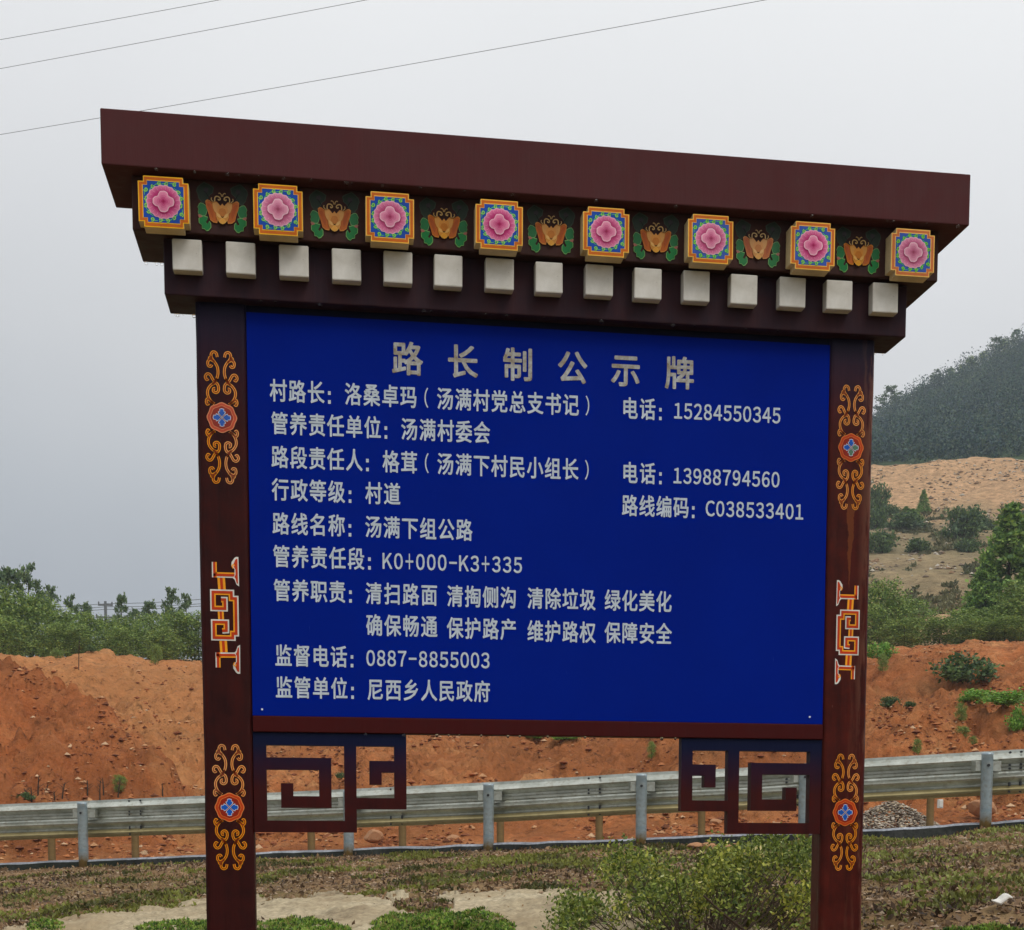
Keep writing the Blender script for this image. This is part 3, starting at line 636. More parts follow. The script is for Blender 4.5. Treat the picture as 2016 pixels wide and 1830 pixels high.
right = [
 ('fir', 1982, 1000, 1258, 86, 215, 'conifer_tree', 'big bright green conifer near the right edge of the picture'),
 ('fir', 2052, 1040, 1250, 88, 180, 'conifer_tree', 'green conifer cut by the right edge of the picture'),
 ('fir', 1938, 1092, 1262, 85, 120, 'conifer_tree', 'shorter conifer at the left side of the big bright conifer'),
 ('young', 2010, 1150, 1262, 82, 110, 'young_tree', 'yellowish bushy tree at the foot of the big conifer'),
 ('young', 1735, 1140, 1275, 84, 84, 'young_tree', 'pale green tree right behind the right post'),
 ('young', 1768, 1168, 1275, 83, 84, 'young_tree', 'green tree second from the right post'),
 ('young', 1806, 1184, 1272, 84, 84, 'young_tree', 'rounded dark tree third from the right post'),
 ('young', 1716, 1190, 1275, 82, 70, 'young_tree', 'low tree half hidden by the right post'),
 ('young', 1850, 1214, 1270, 82, 74, 'young_tree', 'low bush-like tree below the small red scar of the slope'),
 ('young', 1894, 1196, 1266, 83, 84, 'young_tree', 'low tree left below the shorter conifer'),
 ('young', 1955, 1196, 1262, 82, 80, 'young_tree', 'low tree in front of the shorter conifer'),
 ('young', 1912, 1212, 1262, 80, 80, 'young_tree', 'low dull green tree above the crest of the red soil'),
 ('young', 1978, 1214, 1258, 80, 90, 'young_tree', 'low tree above the red soil near the right edge'),
 ('young', 1780, 1216, 1272, 80, 84, 'young_tree', 'low green tree above the notch in the red soil crest')]
for kd, x, yt, yb, D, wd, nm, lb in right: plant_px(kd, x, yt, yb, D, wd, nm, lb, 'tree', GR)
for k in range(24):      # the belt goes on behind the board
    xx_ = 455+k*51; plant_px('young', xx_, 1210+(k*37) % 25, 1300, 82+(k*13) % 5, 92, 'young_tree', 'green tree of the belt that goes on behind the notice board', 'tree', 'trees hidden behind the board')
qs = [ # shrubs on the quarry slope: x, row of foot, distance, width px, height px
 (1818, 1008, 176, 34, 44, 'small cone-shaped dark tree alone on the sandy slope'),
 (1893, 1068, 158, 84, 62, 'largest dark shrub in the middle of the slope'),
 (1916, 1050, 162, 56, 44, 'dark shrub behind the largest one on the slope'),
 (1906, 1088, 150, 50, 32, 'low shrub below the largest shrub of the slope'),
 (1778, 1048, 162, 84, 34, 'wide low shrub left on the slope'),
 (1750, 1010, 174, 40, 24, 'small shrub under the pale rocks of the slope'),
 (1784, 1008, 176, 36, 18, 'tiny shrub left of the cone-shaped tree'),
 (1738, 1092, 150, 60, 46, 'dark shrub beside the right post on the slope'),
 (1728, 1000, 178, 40, 60, 'dark shrub high beside the right post'),
 (1806, 1088, 150, 50, 28, 'low shrub at the foot of the slope'),
 (1795, 1030, 166, 60, 26, 'flat dark shrub below the cone-shaped tree'),
 (1724, 1050, 162, 40, 44, 'dark shrub half hidden by the right post'),
 (1940, 1046, 164, 40, 24, 'small shrub right of the largest slope shrub'),
 (2002, 1030, 168, 50, 22, 'small shrub on the slope above the big conifer')]
for x, yb, D, wd, hp, lb in qs:
    Dq = np.arange(120, 204, 1.0); rows = colprof(FAR, np.full_like(Dq, x), Dq); D = float(np.interp(-yb, -rows, Dq)) 
    q = far(np.array([x]), np.array([D]))[0]
    if 'cone' in lb: plant('fir', q, hp/F*D, (wd/F*D)/(hp/F*D*0.68), 'small_conifer', lb, 'tree')
    else: plant('shrub', q, hp/F*D*1.1, (wd/F*D)/(hp/F*D*1.6), 'hillside_shrub', lb, 'shrub', 'shrubs on the quarry slope')
# plants on the red soil: kind, x, y row of foot, width, height, label
def D_on_spoil(x, y):
    Dq = np.arange(36, 80, 0.25); P = spoil(np.full_like(Dq, x), Dq); v = P-CAM; d = v@_fw
    rows = PY-F*(v@UP)/d; vis = np.minimum.accumulate(rows)
    i = int(np.argmax(rows <= y)); return Dq[i], P[i]
sp = [
 (1893, 1350, 122, 60, 'shrub', 'round dark green shrub on the red terrace right of the right post'),
 (1735, 1296, 60, 36, 'green', 'bright green bush at the top of the red bank beside the right post'),
 (1738, 1330, 20, 34, 'young', 'thin green plant on the red bank near the right post'),
 (1925, 1388, 70, 26, 'green', 'left end of the bright green growth on the lower red terrace'),
 (1975, 1388, 100, 30, 'green', 'bright green growth on the lower red terrace'),
 (2030, 1395, 90, 40, 'green', 'bright green growth at the right edge on the lower red terrace'),
 (2008, 1440, 50, 50, 'green', 'green growth hanging over the terrace edge at the right edge'),
 (1750, 1394, 46, 24, 'shrub', 'dull bush on the red ledge near the right post'),
 (1790, 1392, 26, 12, 'shrub', 'small tuft on the red ledge'),
 (1892, 1428, 22, 34, 'young', 'small plant growing on the red face left of the near guardrail post'),
 (1895, 1456, 28, 26, 'young', 'spiky plant above the guardrail left of the right hand steel post'),
 (1805, 1486, 18, 32, 'young', 'greyish plant touching the top of the guardrail'),
 (1915, 1470, 16, 18, 'young', 'tiny plant by the spiky one above the guardrail'),
 (1058, 1464, 54, 18, 'green', 'green tuft visible under the middle of the bottom rail'),
 (1112, 1458, 60, 12, 'green', 'flat green tuft right of the other under the bottom rail'),
 (1283, 1500, 16, 34, 'young', 'dark upright plant above the guardrail under the board'),
 (672, 1540, 26, 14, 'shrub', 'yellowish tuft seen through the left fretwork'),
 (45, 1286, 44, 16, 'shrub', 'low green bush on the crest of the left mound'),
 (112, 1296, 22, 20, 'young', 'small green plant on the ledge behind the left mound'),
 (178, 1284, 20, 14, 'shrub', 'small bush at the left flank of the rounded heap top'),
 (306, 1310, 24, 38, 'young', 'greyish green bush on the pale ledge left of the left post'),
 (235, 1560, 26, 34, 'young', 'dry green bush at the foot of the left mound')]
for x, yb, wd, hp, kd, lb in sp:
    D, q = D_on_spoil(x, yb)
    u = 1.6 if kd in ('shrub', 'green') else 0.62; H = hp/F*D
    plant(kd, q, H, (wd/F*D)/(H*u), 'terrace_shrub' if kd in ('shrub', 'green') else 'terrace_plant', lb, 'plant', 'plants on the red soil')
# dry stems at the foot of the left mound
for i, (x, h) in enumerate([(62, 30), (74, 40), (88, 34), (108, 22), (122, 30), (172, 30), (196, 40), (204, 34), (232, 32), (56, 22), (320, 24), (155, 60)]):
    D, q = D_on_spoil(x, 1580) if x != 155 else D_on_spoil(x, 1322); H = h/F*D; mb = MB()
    bx = random.uniform(-.05, .05); mb.tube([(0,0,-.1),(bx,0,H*0.5),(bx*2.4, .03, H)], [0.02,0.016,0.008], 4)
    for s in range(4): zz = H*(0.4+0.14*s); mb.tube([(bx, 0, zz),(bx+random.uniform(-.16,.16), random.uniform(-.1,.1), zz+.1)], [0.008,0.004], 3)
    setp(mb.build('dry_stem', BARK, loc=tuple(q)), 'dry stem at the foot of the left mound, '+['first from the left edge', 'second from the left edge', 'just left of the steel post', 'close to the bend of the bank', 'right of the first group', 'alone left of the dry bush', 'tallest by the steel post', 'beside the tallest one', 'leaning one near the dry bush', 'smallest, near the left edge', 'nearest the left sign post', ''][i] if x != 155 else 'bare thin stick standing alone on the pale soil behind the left mound', 'dry stem', 'dry stems below the left mound' if x != 155 else None)
x = rng.uniform(1650, 2100, 6000); D = rng.uniform(112, 206, 6000); k = fbm(x*0.02, D*0.12, 4, 95)+rng.uniform(-.12, .12, len(x))+np.where(D > 196, 0.15, 0) > 0.04
Pb = far(x[k], D[k]); rocks('slope_stones', Pb, 0.30*rng.choice([0.6, 1, 1.7], len(Pb)), pick([(168,150,128),(128,112,94),(196,186,170),(150,120,90)], len(Pb)), STONE, 'loose stones scattered over the quarry slope', 'stones')
x = rng.uniform(1650, 2100, 5000); D = rng.uniform(112, 182, 5000); k = fbm(x*0.015, D*0.1, 4, 97)+rng.uniform(-.1, .1, len(x)) > 0.07; Pb = far(x[k], D[k])
tri_scatter('slope_scrub', Pb, 0.42, patch_cols(Pb, 0.1, 98, (84, 92, 62), (122, 118, 80)), LEAF, 12, 0.1, label='low dull scrub over the lower quarry slope', cat='scrub')
# forest on the hill
n = 15000; x = rng.uniform(850, 2250, n); D = rng.uniform(216, 428, n)**1.0; Pb = far(x, D); k = rng.random(n) < 0.95; Pb = Pb[k]; D = D[k]; n = len(Pb)
tone = pick([(54,80,82),(62,92,86),(74,104,86),(48,72,80),(88,106,86),(58,84,92)], n)
hh = rng.uniform(1.6, 4.2, n)*rng.choice([1, 1, 1.5], n); m = 22
u = rng.uniform(0, 1, (n, m)); a = rng.uniform(0, 6.28, (n, m)); r = hh[:, None]*0.5*np.sqrt(np.clip(1-(u*0.95)**1.3, 0.03, 1))*rng.uniform(0.4, 1, (n, m))
Q = Pb[:, None]+np.stack([np.cos(a)*r, np.sin(a)*r, u*hh[:, None]], -1)
V, Fc, C = leaf_cloud(Q.reshape(-1, 3), 0.42, np.repeat(tone, m, 0), aspect=1.3)
setp(link('hillside_forest', np_mesh('hillside_forest', V, Fc, LEAF, C)), 'dark green forest covering the hill at the right', 'forest', None, 'stuff')
sk = [(1752, 34, 'lone spreading pine standing clear on the skyline beside the right post'), (1722, 12, 'small tree at the low end of the skyline'), (1790, 12, 'short tree on the skyline right of the lone pine'),
      (1812, 13, 'second short tree on the skyline right of the lone pine'), (1843, 20, 'pointed tree on the lower third of the skyline'), (1872, 14, 'small tree a third up the skyline'), (1893, 12, 'rounded tree halfway along the skyline'),
      (1911, 16, 'tree just past the middle of the skyline'), (1936, 14, 'small tree on the upper half of the skyline'), (1961, 22, 'tallest bushy tree on the upper skyline'), (1978, 17, 'tree next to the tallest on the upper skyline'), (2000, 20, 'pointed tree near the right end of the skyline')]
for i, (x, h, lb) in enumerate(sk):
    q = far(np.array([float(x)]), np.array([421.0]))[0]; H = h/F*421*1.6
    plant('pine' if i in (0, 4, 9, 11) else 'young', q, H, 1.3 if i else 1.7, 'skyline_tree', lb, 'tree', 'trees along the skyline of the hill')

# near shrub behind the sign
def near_shrub():
    root = empty('leafy_shrub', tuple(bank(np.array([1370.0]), np.array([0.47]))[0]), 'leafy green shrub with some yellow leaves behind the board, left of the right post', 'shrub')
    R0 = np.array(root.location); br = MB(); P = []
    rg = np.random.default_rng(3)
    tips = []
    for k in range(290):
        x = rg.uniform(1085, 1640); topy = np.interp(x, [1085, 1140, 1200, 1290, 1390, 1450, 1560, 1640], [1790, 1738, 1712, 1688, 1684, 1680, 1662, 1656])
        topy += 26*math.sin(x*0.045)*math.sin(x*0.021+1)+rg.normal()*9
        y = topy+rg.uniform(0, 200)*rg.uniform(0.1, 1)
        if float(fbm(np.array([x*0.014]), np.array([y*0.02]), 3, 99)[0]) < -0.07: continue
        D = 8.9+rg.uniform(-0.7, 0.8)+(0.5 if y < topy+50 else 0)
        tips.append(at(x, y, D))
    tips = np.array(tips); base = R0+np.array([0, 0, -0.02])
    for q in tips:
        b0 = base+np.array([(q-base)[0]*rg.uniform(0.1, 0.45), rg.uniform(-.15, .15), -0.03]); mid = b0*0.45+q*0.55+np.array([rg.normal()*.04, rg.normal()*.04, -0.05])
        br.tube([b0-R0, mid-R0, q-R0], [0.006, 0.004, 0.0015], 4)
        for s in range(3):
            st = mid*(1-s/3)+q*(s/3); e = st+rg.normal(size=3)*0.06+np.array([0, 0, .03]); br.tube([st-R0, e-R0], [0.002, 0.001], 3)
        m = int(rg.integers(60, 120)); P.append(q+rg.normal(size=(m, 3))*(0.05, 0.05, 0.04)*rg.uniform(0.7, 1.4)-R0)
    br.tube([at(1385, 1762, 8.2)-R0, at(1425, 1800, 8.2)-R0, at(1470, 1835, 8.3)-R0], [0.006, 0.008, 0.01], 5)
    br.tube([at(1362, 1830, 8.2)-R0, at(1385, 1812, 8.2)-R0, at(1430, 1850, 8.3)-R0], [0.005, 0.006, 0.01], 5)
    br.build('stem', BARK, root)
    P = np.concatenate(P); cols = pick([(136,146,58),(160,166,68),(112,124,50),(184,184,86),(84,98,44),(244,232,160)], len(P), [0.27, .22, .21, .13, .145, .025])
    kk = np.clip(fbm(P[:, 0]*4, P[:, 2]*4+P[:, 1]*3, 3, 5)*4+0.6+(P[:, 2]-P[:, 2].mean())*1.2, 0.6, 1.12)[:, None]; cols = cols*(1-(1-kk)*np.array([0.9, 0.6, 0.5]))  # inner shade put into the leaf colour: darker low down and in patches
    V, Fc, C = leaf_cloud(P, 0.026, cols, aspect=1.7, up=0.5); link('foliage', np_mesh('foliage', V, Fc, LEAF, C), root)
near_shrub()

# ================================================================== GUARDRAILS
RTX = [-900, 0, 400, 830, 1010, 1252, 1480, 1700, 2016, 2600]; RTY = [1625, 1583, 1566, 1546, 1537, 1521, 1510, 1493, 1474, 1440]
ry = lambda x: np.interp(x, RTX, RTY)
def rail(name, x0, x1, Df, top, prof, mat, parent, zoff=0.0, seg=12, m2=None, split=None):
    xsr = np.linspace(x0, x1, seg+1); base = at(xsr, top(xsr), Df(xsr)); R0 = np.array(parent.location)
    P = np.stack([base-R0+nrm*a+np.array([0, 0, b+zoff]) for a, b in prof], 1)
    # back skin so the beam has thickness
    me = grid_mesh(name, P, mat, False)
    if m2:
        me.materials.append(m2); k = len(prof)-1
        me.polygons.foreach_set('material_index', [1 if (i % k) >= split else 0 for i in range(len(me.polygons))])
    o = link(name, me, parent); s = o.modifiers.new('thickness', 'SOLIDIFY'); s.thickness = 0.004; return o
# three-wave beam seen from behind: (depth, height) from the top edge down
thrie = [(0.035, 0.0), (0.03, -0.035), (0.0, -0.062), (-0.035, -0.085), (-0.045, -0.098), (-0.035, -0.112), (0.01, -0.14), (0.03, -0.155), (0.03, -0.185), (0.012, -0.2), (0.012, -0.222),
         (0.03, -0.235), (0.02, -0.262), (-0.03, -0.292), (-0.045, -0.305), (-0.035, -0.322), (0.008, -0.352), (0.028, -0.368), (0.028, -0.388), (0.008, -0.402), (-0.038, -0.43), (-0.045, -0.444), (-0.03, -0.46), (0.03, -0.485), (0.035, -0.497)]
g0 = at(1262, 1650, Dk(1262)); GR1 = empty('guardrail', tuple(g0), 'near galvanised guardrail with round silver posts along the kerb behind the board', 'guardrail')
posts_x = [-370, -95, 165, 425, 687, 962, 1262, 1582, 1940, 2340]
joints = [-700, -240, 265, 780, 1170, 1560, 2000, 2560]
for i in range(len(joints)-1):
    rail('beam', joints[i], joints[i+1], lambda x: Dk(x)+0.14, ry, thrie, STEEL, GR1, zoff=0.0, m2=STEELMUD, split=19)
mb = MB(); mb.tube([(0,-0.012,0),(0,0.012,0)], 0.013, 8); BO0 = mb.mesh('bolt', BOLT)
for jx in joints[1:-1]:
    for dx in (-11, 11):
        for dz in (0.03, 0.17, 0.21, 0.375, 0.395, 0.47):
            q = at(jx+dx, ry(jx+dx), Dk(jx)+0.115)-g0; link('bolt', BO0, GR1, (q[0], q[1], q[2]-dz))
# post prototype in a common mesh
def post_mesh(h, r, mat):
    mb = MB(); mb.tube([(0,0,-0.35),(0,0,0.05),(0,0,h-0.03),(0,0,h-0.012),(0,0,h)], [r, r, r, r*1.06, r*0.8], 20); return mb.mesh('post', mat, True)
PM = post_mesh(0.80, 0.066, PSTEEL)
mb = MB(); mb.box(0.06, 0.17, -0.035, 0.09, -0.055, 0.055); BR1 = mb.mesh('bracket', STEEL)
mb = MB(); mb.tube([(0,-0.012,0),(0,0.02,0)], 0.016, 8); BO1 = mb.mesh('bolt', BOLT)
for x in posts_x:
    D = Dk(x); top = at(x, ry(x)+3, D); foot = at(x, yk(x)+6, D); h = top[2]-foot[2]
    p = link('post', PM, GR1, tuple(np.array([foot[0], foot[1], top[2]-0.80])-g0))
    for s in (1, -1):
        b = link('bracket', BR1, p, (0, 0.05, 0.80-0.15)); b.rotation_euler[2] = -0.15 if s == 1 else 0
        b.scale = (s*(1 if s == 1 else 0.75), 1, 1) 
    for bx, bz in ((-0.015, 0.655), (0.118, 0.66)):
        link('bolt', BO1, p, (bx, -0.068 if bx < 0 else 0.012, bz))
# the far guardrail across the road
wbeam = [(0.03, 0.0), (0.02, -0.03), (-0.035, -0.07), (-0.04, -0.09), (0.02, -0.13), (0.03, -0.155), (0.02, -0.18), (-0.035, -0.22), (-0.04, -0.24), (0.02, -0.28), (0.03, -0.31)]
Df = lambda x: 30.5+0*np.asarray(x, float)
g1 = at(1180, 1662, 30.5); GR2 = empty('guardrail', tuple(g1), 'far guardrail across the road, its brown muddy posts seen below the near rail', 'guardrail')
fy = lambda x: yk(x)+12-100.0
for a, b in ((-500, 300), (300, 1100), (1100, 1900), (1900, 2600)):
    rail('beam', a, b, Df, lambda x: fy(x)+4, wbeam, STEELMUD, GR2, seg=6)
PM2 = post_mesh(1.02, 0.075, BSTEEL)
for x in [-80, 100, 265, 430, 612, 792, 985, 1180, 1382, 1600, 1833, 2075]:
    top = at(x, fy(x), 30.42); link('post', PM2, GR2, tuple(top-np.array([0, 0, 1.02])-g1))
# reflector hanging under the near beam
q = at(1851, 1582, 17.4); mb = MB(); mb.box(-0.03, 0.03, -0.02, 0.02, -0.05, 0.05); mb.box(-0.02, 0.02, -0.03, -0.02, -0.04, 0.04)
mb.build('reflector', LITTER, GR1, tuple(q-g0), bevel=0.006)

# rocks by the road
def rock_mesh(seed, sub=3, squash=0.7):
    import bmesh
    bm = bmesh.new(); bmesh.ops.create_icosphere(bm, subdivisions=sub, radius=0.5); r_ = np.random.default_rng(seed); pl = r_.normal(size=(12, 3)); pl /= np.linalg.norm(pl, axis=1)[:, None]; dd = r_.uniform(0.3, 0.46, 12)
    for v in bm.verts:
        c = np.array(v.co)
        for a, b in zip(pl, dd):
            e = c@a-b
            if e > 0: c -= a*e
        c *= 1+r_.normal()*0.012; c[2] *= squash; v.co = c
    me = bpy.data.meshes.new('rock'); bm.to_mesh(me); bm.free(); me.materials.append(STONE)
    ca = me.color_attributes.new('tint', 'FLOAT_COLOR', 'CORNER'); c = np.tile(np.array(L(178, 132, 96), dtype=np.float32), (len(me.loops), 1)); ca.data.foreach_set('color', c.ravel()); return me
RM = [rock_mesh(s) for s in range(4)]
for i, (x, y, D, s, lb) in enumerate([(1936, 1590, 31.8, 0.55, 'tan boulder behind the right hand steel guardrail post'), (735, 1646, 32.0, 0.42, 'pale flat rock below the guardrail right of the left fretwork'),
     (890, 1652, 32, 0.3, 'small pale rock under the middle of the guardrail'), (1410, 1560+60, 32.5, 0.3, 'pale stone below the guardrail left of the right fretwork'), (1530, 1625, 32, 0.25, 'stone seen through the right fretwork'), (1095, 1655, 32, 0.26, 'stone under the guardrail right of the middle')]):
    q = at(x, y, D); o = link('rock', RM[i % 4], None, tuple(q)); o.scale = (s*1.3, s, s); o.rotation_euler[2] = i*1.3; setp(o, lb, 'rock', 'loose rocks beyond the guardrail')
for i, (x, yo, lb) in enumerate([(1395, 26, 'reddish stone on the embankment top left of the right post'), (1372, 22, 'reddish stone farther left on the embankment top'), (1440, 24, 'reddish stone beside the others close to the kerb'), (1690, 0, None)]):
    if lb is None: continue
    q = at(x, yk(x)+yo+14, Dk(x)*0.93); o = link('rock', RM[(i+1) % 4], None, tuple(bank(np.array([float(x)]), np.array([0.93]))[0]+np.array([0, 0, .04]))); o.scale = (0.24, 0.18, 0.14); setp(o, lb, 'rock', 'stones below the kerb')
# grey gravel heap beyond the road
n = 5200; u = rng.uniform(-1, 1, n); v = rng.uniform(-1, 1, n); k = u*u+v*v < 1; u, v = u[k], v[k]
c0 = at(1755, 1640, 31.2); hgt = 0.72*(1-np.sqrt(u*u+v*v))**0.8
Pg = c0+np.stack([u*1.25, v*0.8, hgt-0.05], -1)+rng.normal(size=(len(u), 3))*0.015
rocks('gravel_heap', Pg, 0.062, pick([(176,164,148),(204,194,178),(146,134,120),(214,196,166),(124,112,100)], len(u)), STONE, 'heap of grey gravel beyond the guardrail right of the right post', 'gravel heap')
# white litter
q = bank(np.array([1972.0]), np.array([t_of(1972, 1792)]))[0]
import bmesh
bm = bmesh.new(); bmesh.ops.create_uvsphere(bm, u_segments=14, v_segments=9, radius=0.5)
for v_ in bm.verts: v_.co.x *= 0.14; v_.co.y *= 0.06; v_.co.z *= 0.035; v_.co.z += 0.012*math.sin(v_.co.x*60); v_.co.z += random.uniform(-.002, .002)
me = bpy.data.meshes.new('litter'); bm.to_mesh(me); bm.free(); me.materials.append(LITTER)
o = link('litter', me, None, tuple(q+np.array([0, 0, .05]))); o.rotation_euler = (0.2, -0.25, 0.2); setp(o, 'small white piece of litter lying on the slope at the lower right', 'litter')

# ================================================================== WIRES AND DISTANT POLE
def wire(name, pts, r, label, cat='wire', group=None, sag=0.0):
    P = [np.array(p) for p in pts]; O = P[0]; mb = MB(); q = []
    for i in range(25):
        s = i/24; p = P[0]*(1-s)+P[-1]*s; p = p-np.array([0, 0, sag*4*s*(1-s)]); q.append(p-O)
    mb.tube(q, r, 6); return setp(mb.build(name, WIRE, loc=tuple(O)), label, cat, group)
def wire_px(a, b, D0, D1, ext, r, label, group, sag, name='power_line'):
    # the straight run through rows a and b, carried on past the frame
    dx = b[0]-a[0]; dy = b[1]-a[1]; p0 = (a[0]-ext*dx, a[1]-ext*dy); p1 = (b[0]+ext*dx, b[1]+ext*dy)
    return wire(name, [at(*p0, D0), at(*p1, D1)], r, label, 'power line', group, sag)
GW = 'power lines crossing the sky'
wire_px((0, 75), (415, 0), 32, 27, 0.6, 0.0042, 'topmost power line, cutting the upper left corner of the sky', GW, 0.03)
wire_px((0, 132), (705, 0), 32, 26, 0.6, 0.0042, 'middle power line across the upper left of the sky', GW, 0.03)
wire_px((0, 256), (1475, -2), 32, 24, 0.4, 0.0042, 'lowest power line, touching the left end of the roof board', GW, 0.10)
Dp = 150.0; f0 = at(211, 1330, Dp); pole = empty('utility_pole', tuple(f0), 'distant utility pole with two crossarms among the pines at the left', 'utility pole')
hp = (1330-1186)/F*Dp; mb = MB(); mb.tube([(0,0,0),(0,0,hp)], [0.2, 0.13], 8); mb.build('pole', WIRE, pole)
for zz, ww in ((hp-0.35, 1.4), (hp-1.55, 1.9)):
    mb = MB(); mb.box(-ww/2*1.0, ww/2, -0.08, 0.08, zz-0.09, zz+0.09); mb.build('crossarm', WIRE, pole)
    for xx in (-ww/2*0.9, 0.0, ww/2*0.9):
        mb = MB(); mb.tube([(xx,0,zz+0.09),(xx,0,zz+0.2),(xx,0,zz+0.32)], [0.05,0.09,0.04], 6); mb.build('insulator', WIRE, pole)
for i, (y0, ym, y1, lb) in enumerate([(1192, 1188, 1170, 'upper'), (1201, 1194, 1182, 'middle'), (1206, 1199, 1186, 'lower')]):
    a = at(-200, y0+6, 170); b = at(211, ym, 150); c = at(620, y1-18, 128)
    wire('distant_wire', [a, b], 0.028, lb+' distant wire running left from the utility pole', 'wire', 'wires of the distant pole', 0.25)
    wire('distant_wire', [b, c], 0.028, lb+' distant wire running right from the utility pole behind the left post', 'wire', 'wires of the distant pole', 0.35)

# ================================================================== HAZE
HM = bpy.data.materials.new('haze_air'); HM.use_nodes = True; ht = HM.node_tree; ht.nodes.clear()
ho = N(ht, 'ShaderNodeOutputMaterial'); pv = N(ht, 'ShaderNodeVolumePrincipled'); pv.inputs['Density'].default_value = 0.0005; pv.inputs['Color'].default_value = (0.84, 0.92, 1.0, 1); pv.inputs['Anisotropy'].default_value = 0.2
ht.links.new(pv.outputs[0], ho.inputs['Volume'])
mb = MB(); mb.box(-420, 620, -30, 560, -12, 190); HZ = setp(mb.build('haze', HM), kind='stuff')

# ================================================================== THE BOARD
ROOT = empty('notice_board', (0, 0, 0), 'large blue notice board with a maroon roof and painted flower tiles on two posts', 'notice board')
H_ = 1.3113; WL, WR, DEP = 0.1642, 0.1659, 0.1153
o1, a1, b1, zb1 = 0.0916, 0.0496, 0.1437, 0.0242
o2, a2, b2, zb2 = 0.0893, 0.1034, 0.1801, 0.1982
o3, a3, b3, zb3, zt3 = 0.0828, 0.1671, 0.177, 0.3654, 0.5331
xl, xr = -WL, 2+WR
def post(x0, x1, mat, name='post', seed=0):
    """squared log with eased corners and slightly wandering faces"""
    mb = MB(); rg = np.random.default_rng(seed); zs = np.linspace(-0.4, SZ+zb1-0.001, 60); r = 0.016; n = 0
    cx0, cx1, y0, y1 = x0, x1, 0.0, DEP
    ring = []
    for (cx, cy, a0) in ((x1-r, y0+r, -90), (x1-r, y1-r, 0), (x0+r, y1-r, 90), (x0+r, y0+r, 180)):
        for k in range(4): a = math.radians(a0+k*30); ring.append((cx+r*math.cos(a), cy+r*math.sin(a)))
    K = len(ring); V = []
    w1 = np.cumsum(rg.normal(size=60))*0.0006; w1 -= np.linspace(w1[0], w1[-1], 60)
    for i, z in enumerate(zs):
        for (x, y) in ring: V.append((x+(w1[i] if abs(x-x0) < 0.05 and x0 < 0 or abs(x-x1) < 0.05 and x0 > 0 else 0), y, z))
    Fs = []
    for i in range(59):
        for k in range(K): Fs.append((i*K+k, i*K+(k+1) % K, (i+1)*K+(k+1) % K, (i+1)*K+k))
    Fs.append(tuple(59*K+k for k in range(K))); mb.faces(V, Fs)
    return mb.build(name, mat, ROOT, smooth=False)
PL = post(xl, -0.0006, POSTL, seed=1); PR = post(2.0006, xr, POSTR, seed=2); setp(PR, 'weathered right post with pale scuffs and a rusty run')
# panel and backing
mb = MB(); mb.box(0.0, 2.0, 0.004, 0.012, SZ-H_, SZ); PAN = mb.build('panel', PANEL, ROOT)
mb = MB(); mb.box(-0.0005, 2.0005, 0.013, 0.055, SZ-H_-0.005, SZ+zb1); mb.build('backing_board', NAVY, ROOT)
mb = MB(); mb.box(0.0, 2.0, -0.004, 0.07, SZ-H_-0.055, SZ-H_-0.0015); mb.build('bottom_rail', RAILP, ROOT, bevel=0.003)
# roof steps
def tier(name, o, a, b, z0, z1, mat, bev=0.004):
    mb = MB(); n = 24; X0, X1 = xl-o, xr+o
    for i in range(1): mb.box(X0, X1, -a, b, SZ+z0, SZ+z1)
    return mb.build(name, mat, ROOT, bevel=bev)
T1 = tier('lower_beam', o1, a1, b1, zb1, zb2-0.001, BEAMLOW)
T2 = tier('middle_beam', o1+o2, a2, b2, zb2, zb3-0.001, BEAM)
T3 = tier('fascia_board', o1+o2+o3, a3, b3, zb3, zt3, FASC)
# white blocks
B0 = onY(369, 500, -a1-0.045); B1 = onY(1744, 586, -a1-0.045)
mb = MB(); mb.box(-0.0465, 0.0465, 0, 0.0445, -0.0495, 0.0495); WB = mb.mesh('white_block', WHITE)
for i in range(15):
    p = B0+(B1-B0)*i/14; o = link('white_block', WB, T1, (p[0]+random.uniform(-.002, .002), -a1-0.045, (B0[2]+B1[2])/2+random.uniform(-.0015, .0015)))
    o.scale = (random.uniform(0.98, 1.02), 1, random.uniform(0.98, 1.02)); o.rotation_euler[1] = random.uniform(-.008, .008)
    bv = o.modifiers.new('bevel', 'BEVEL'); bv.width = 0.004; bv.segments = 2
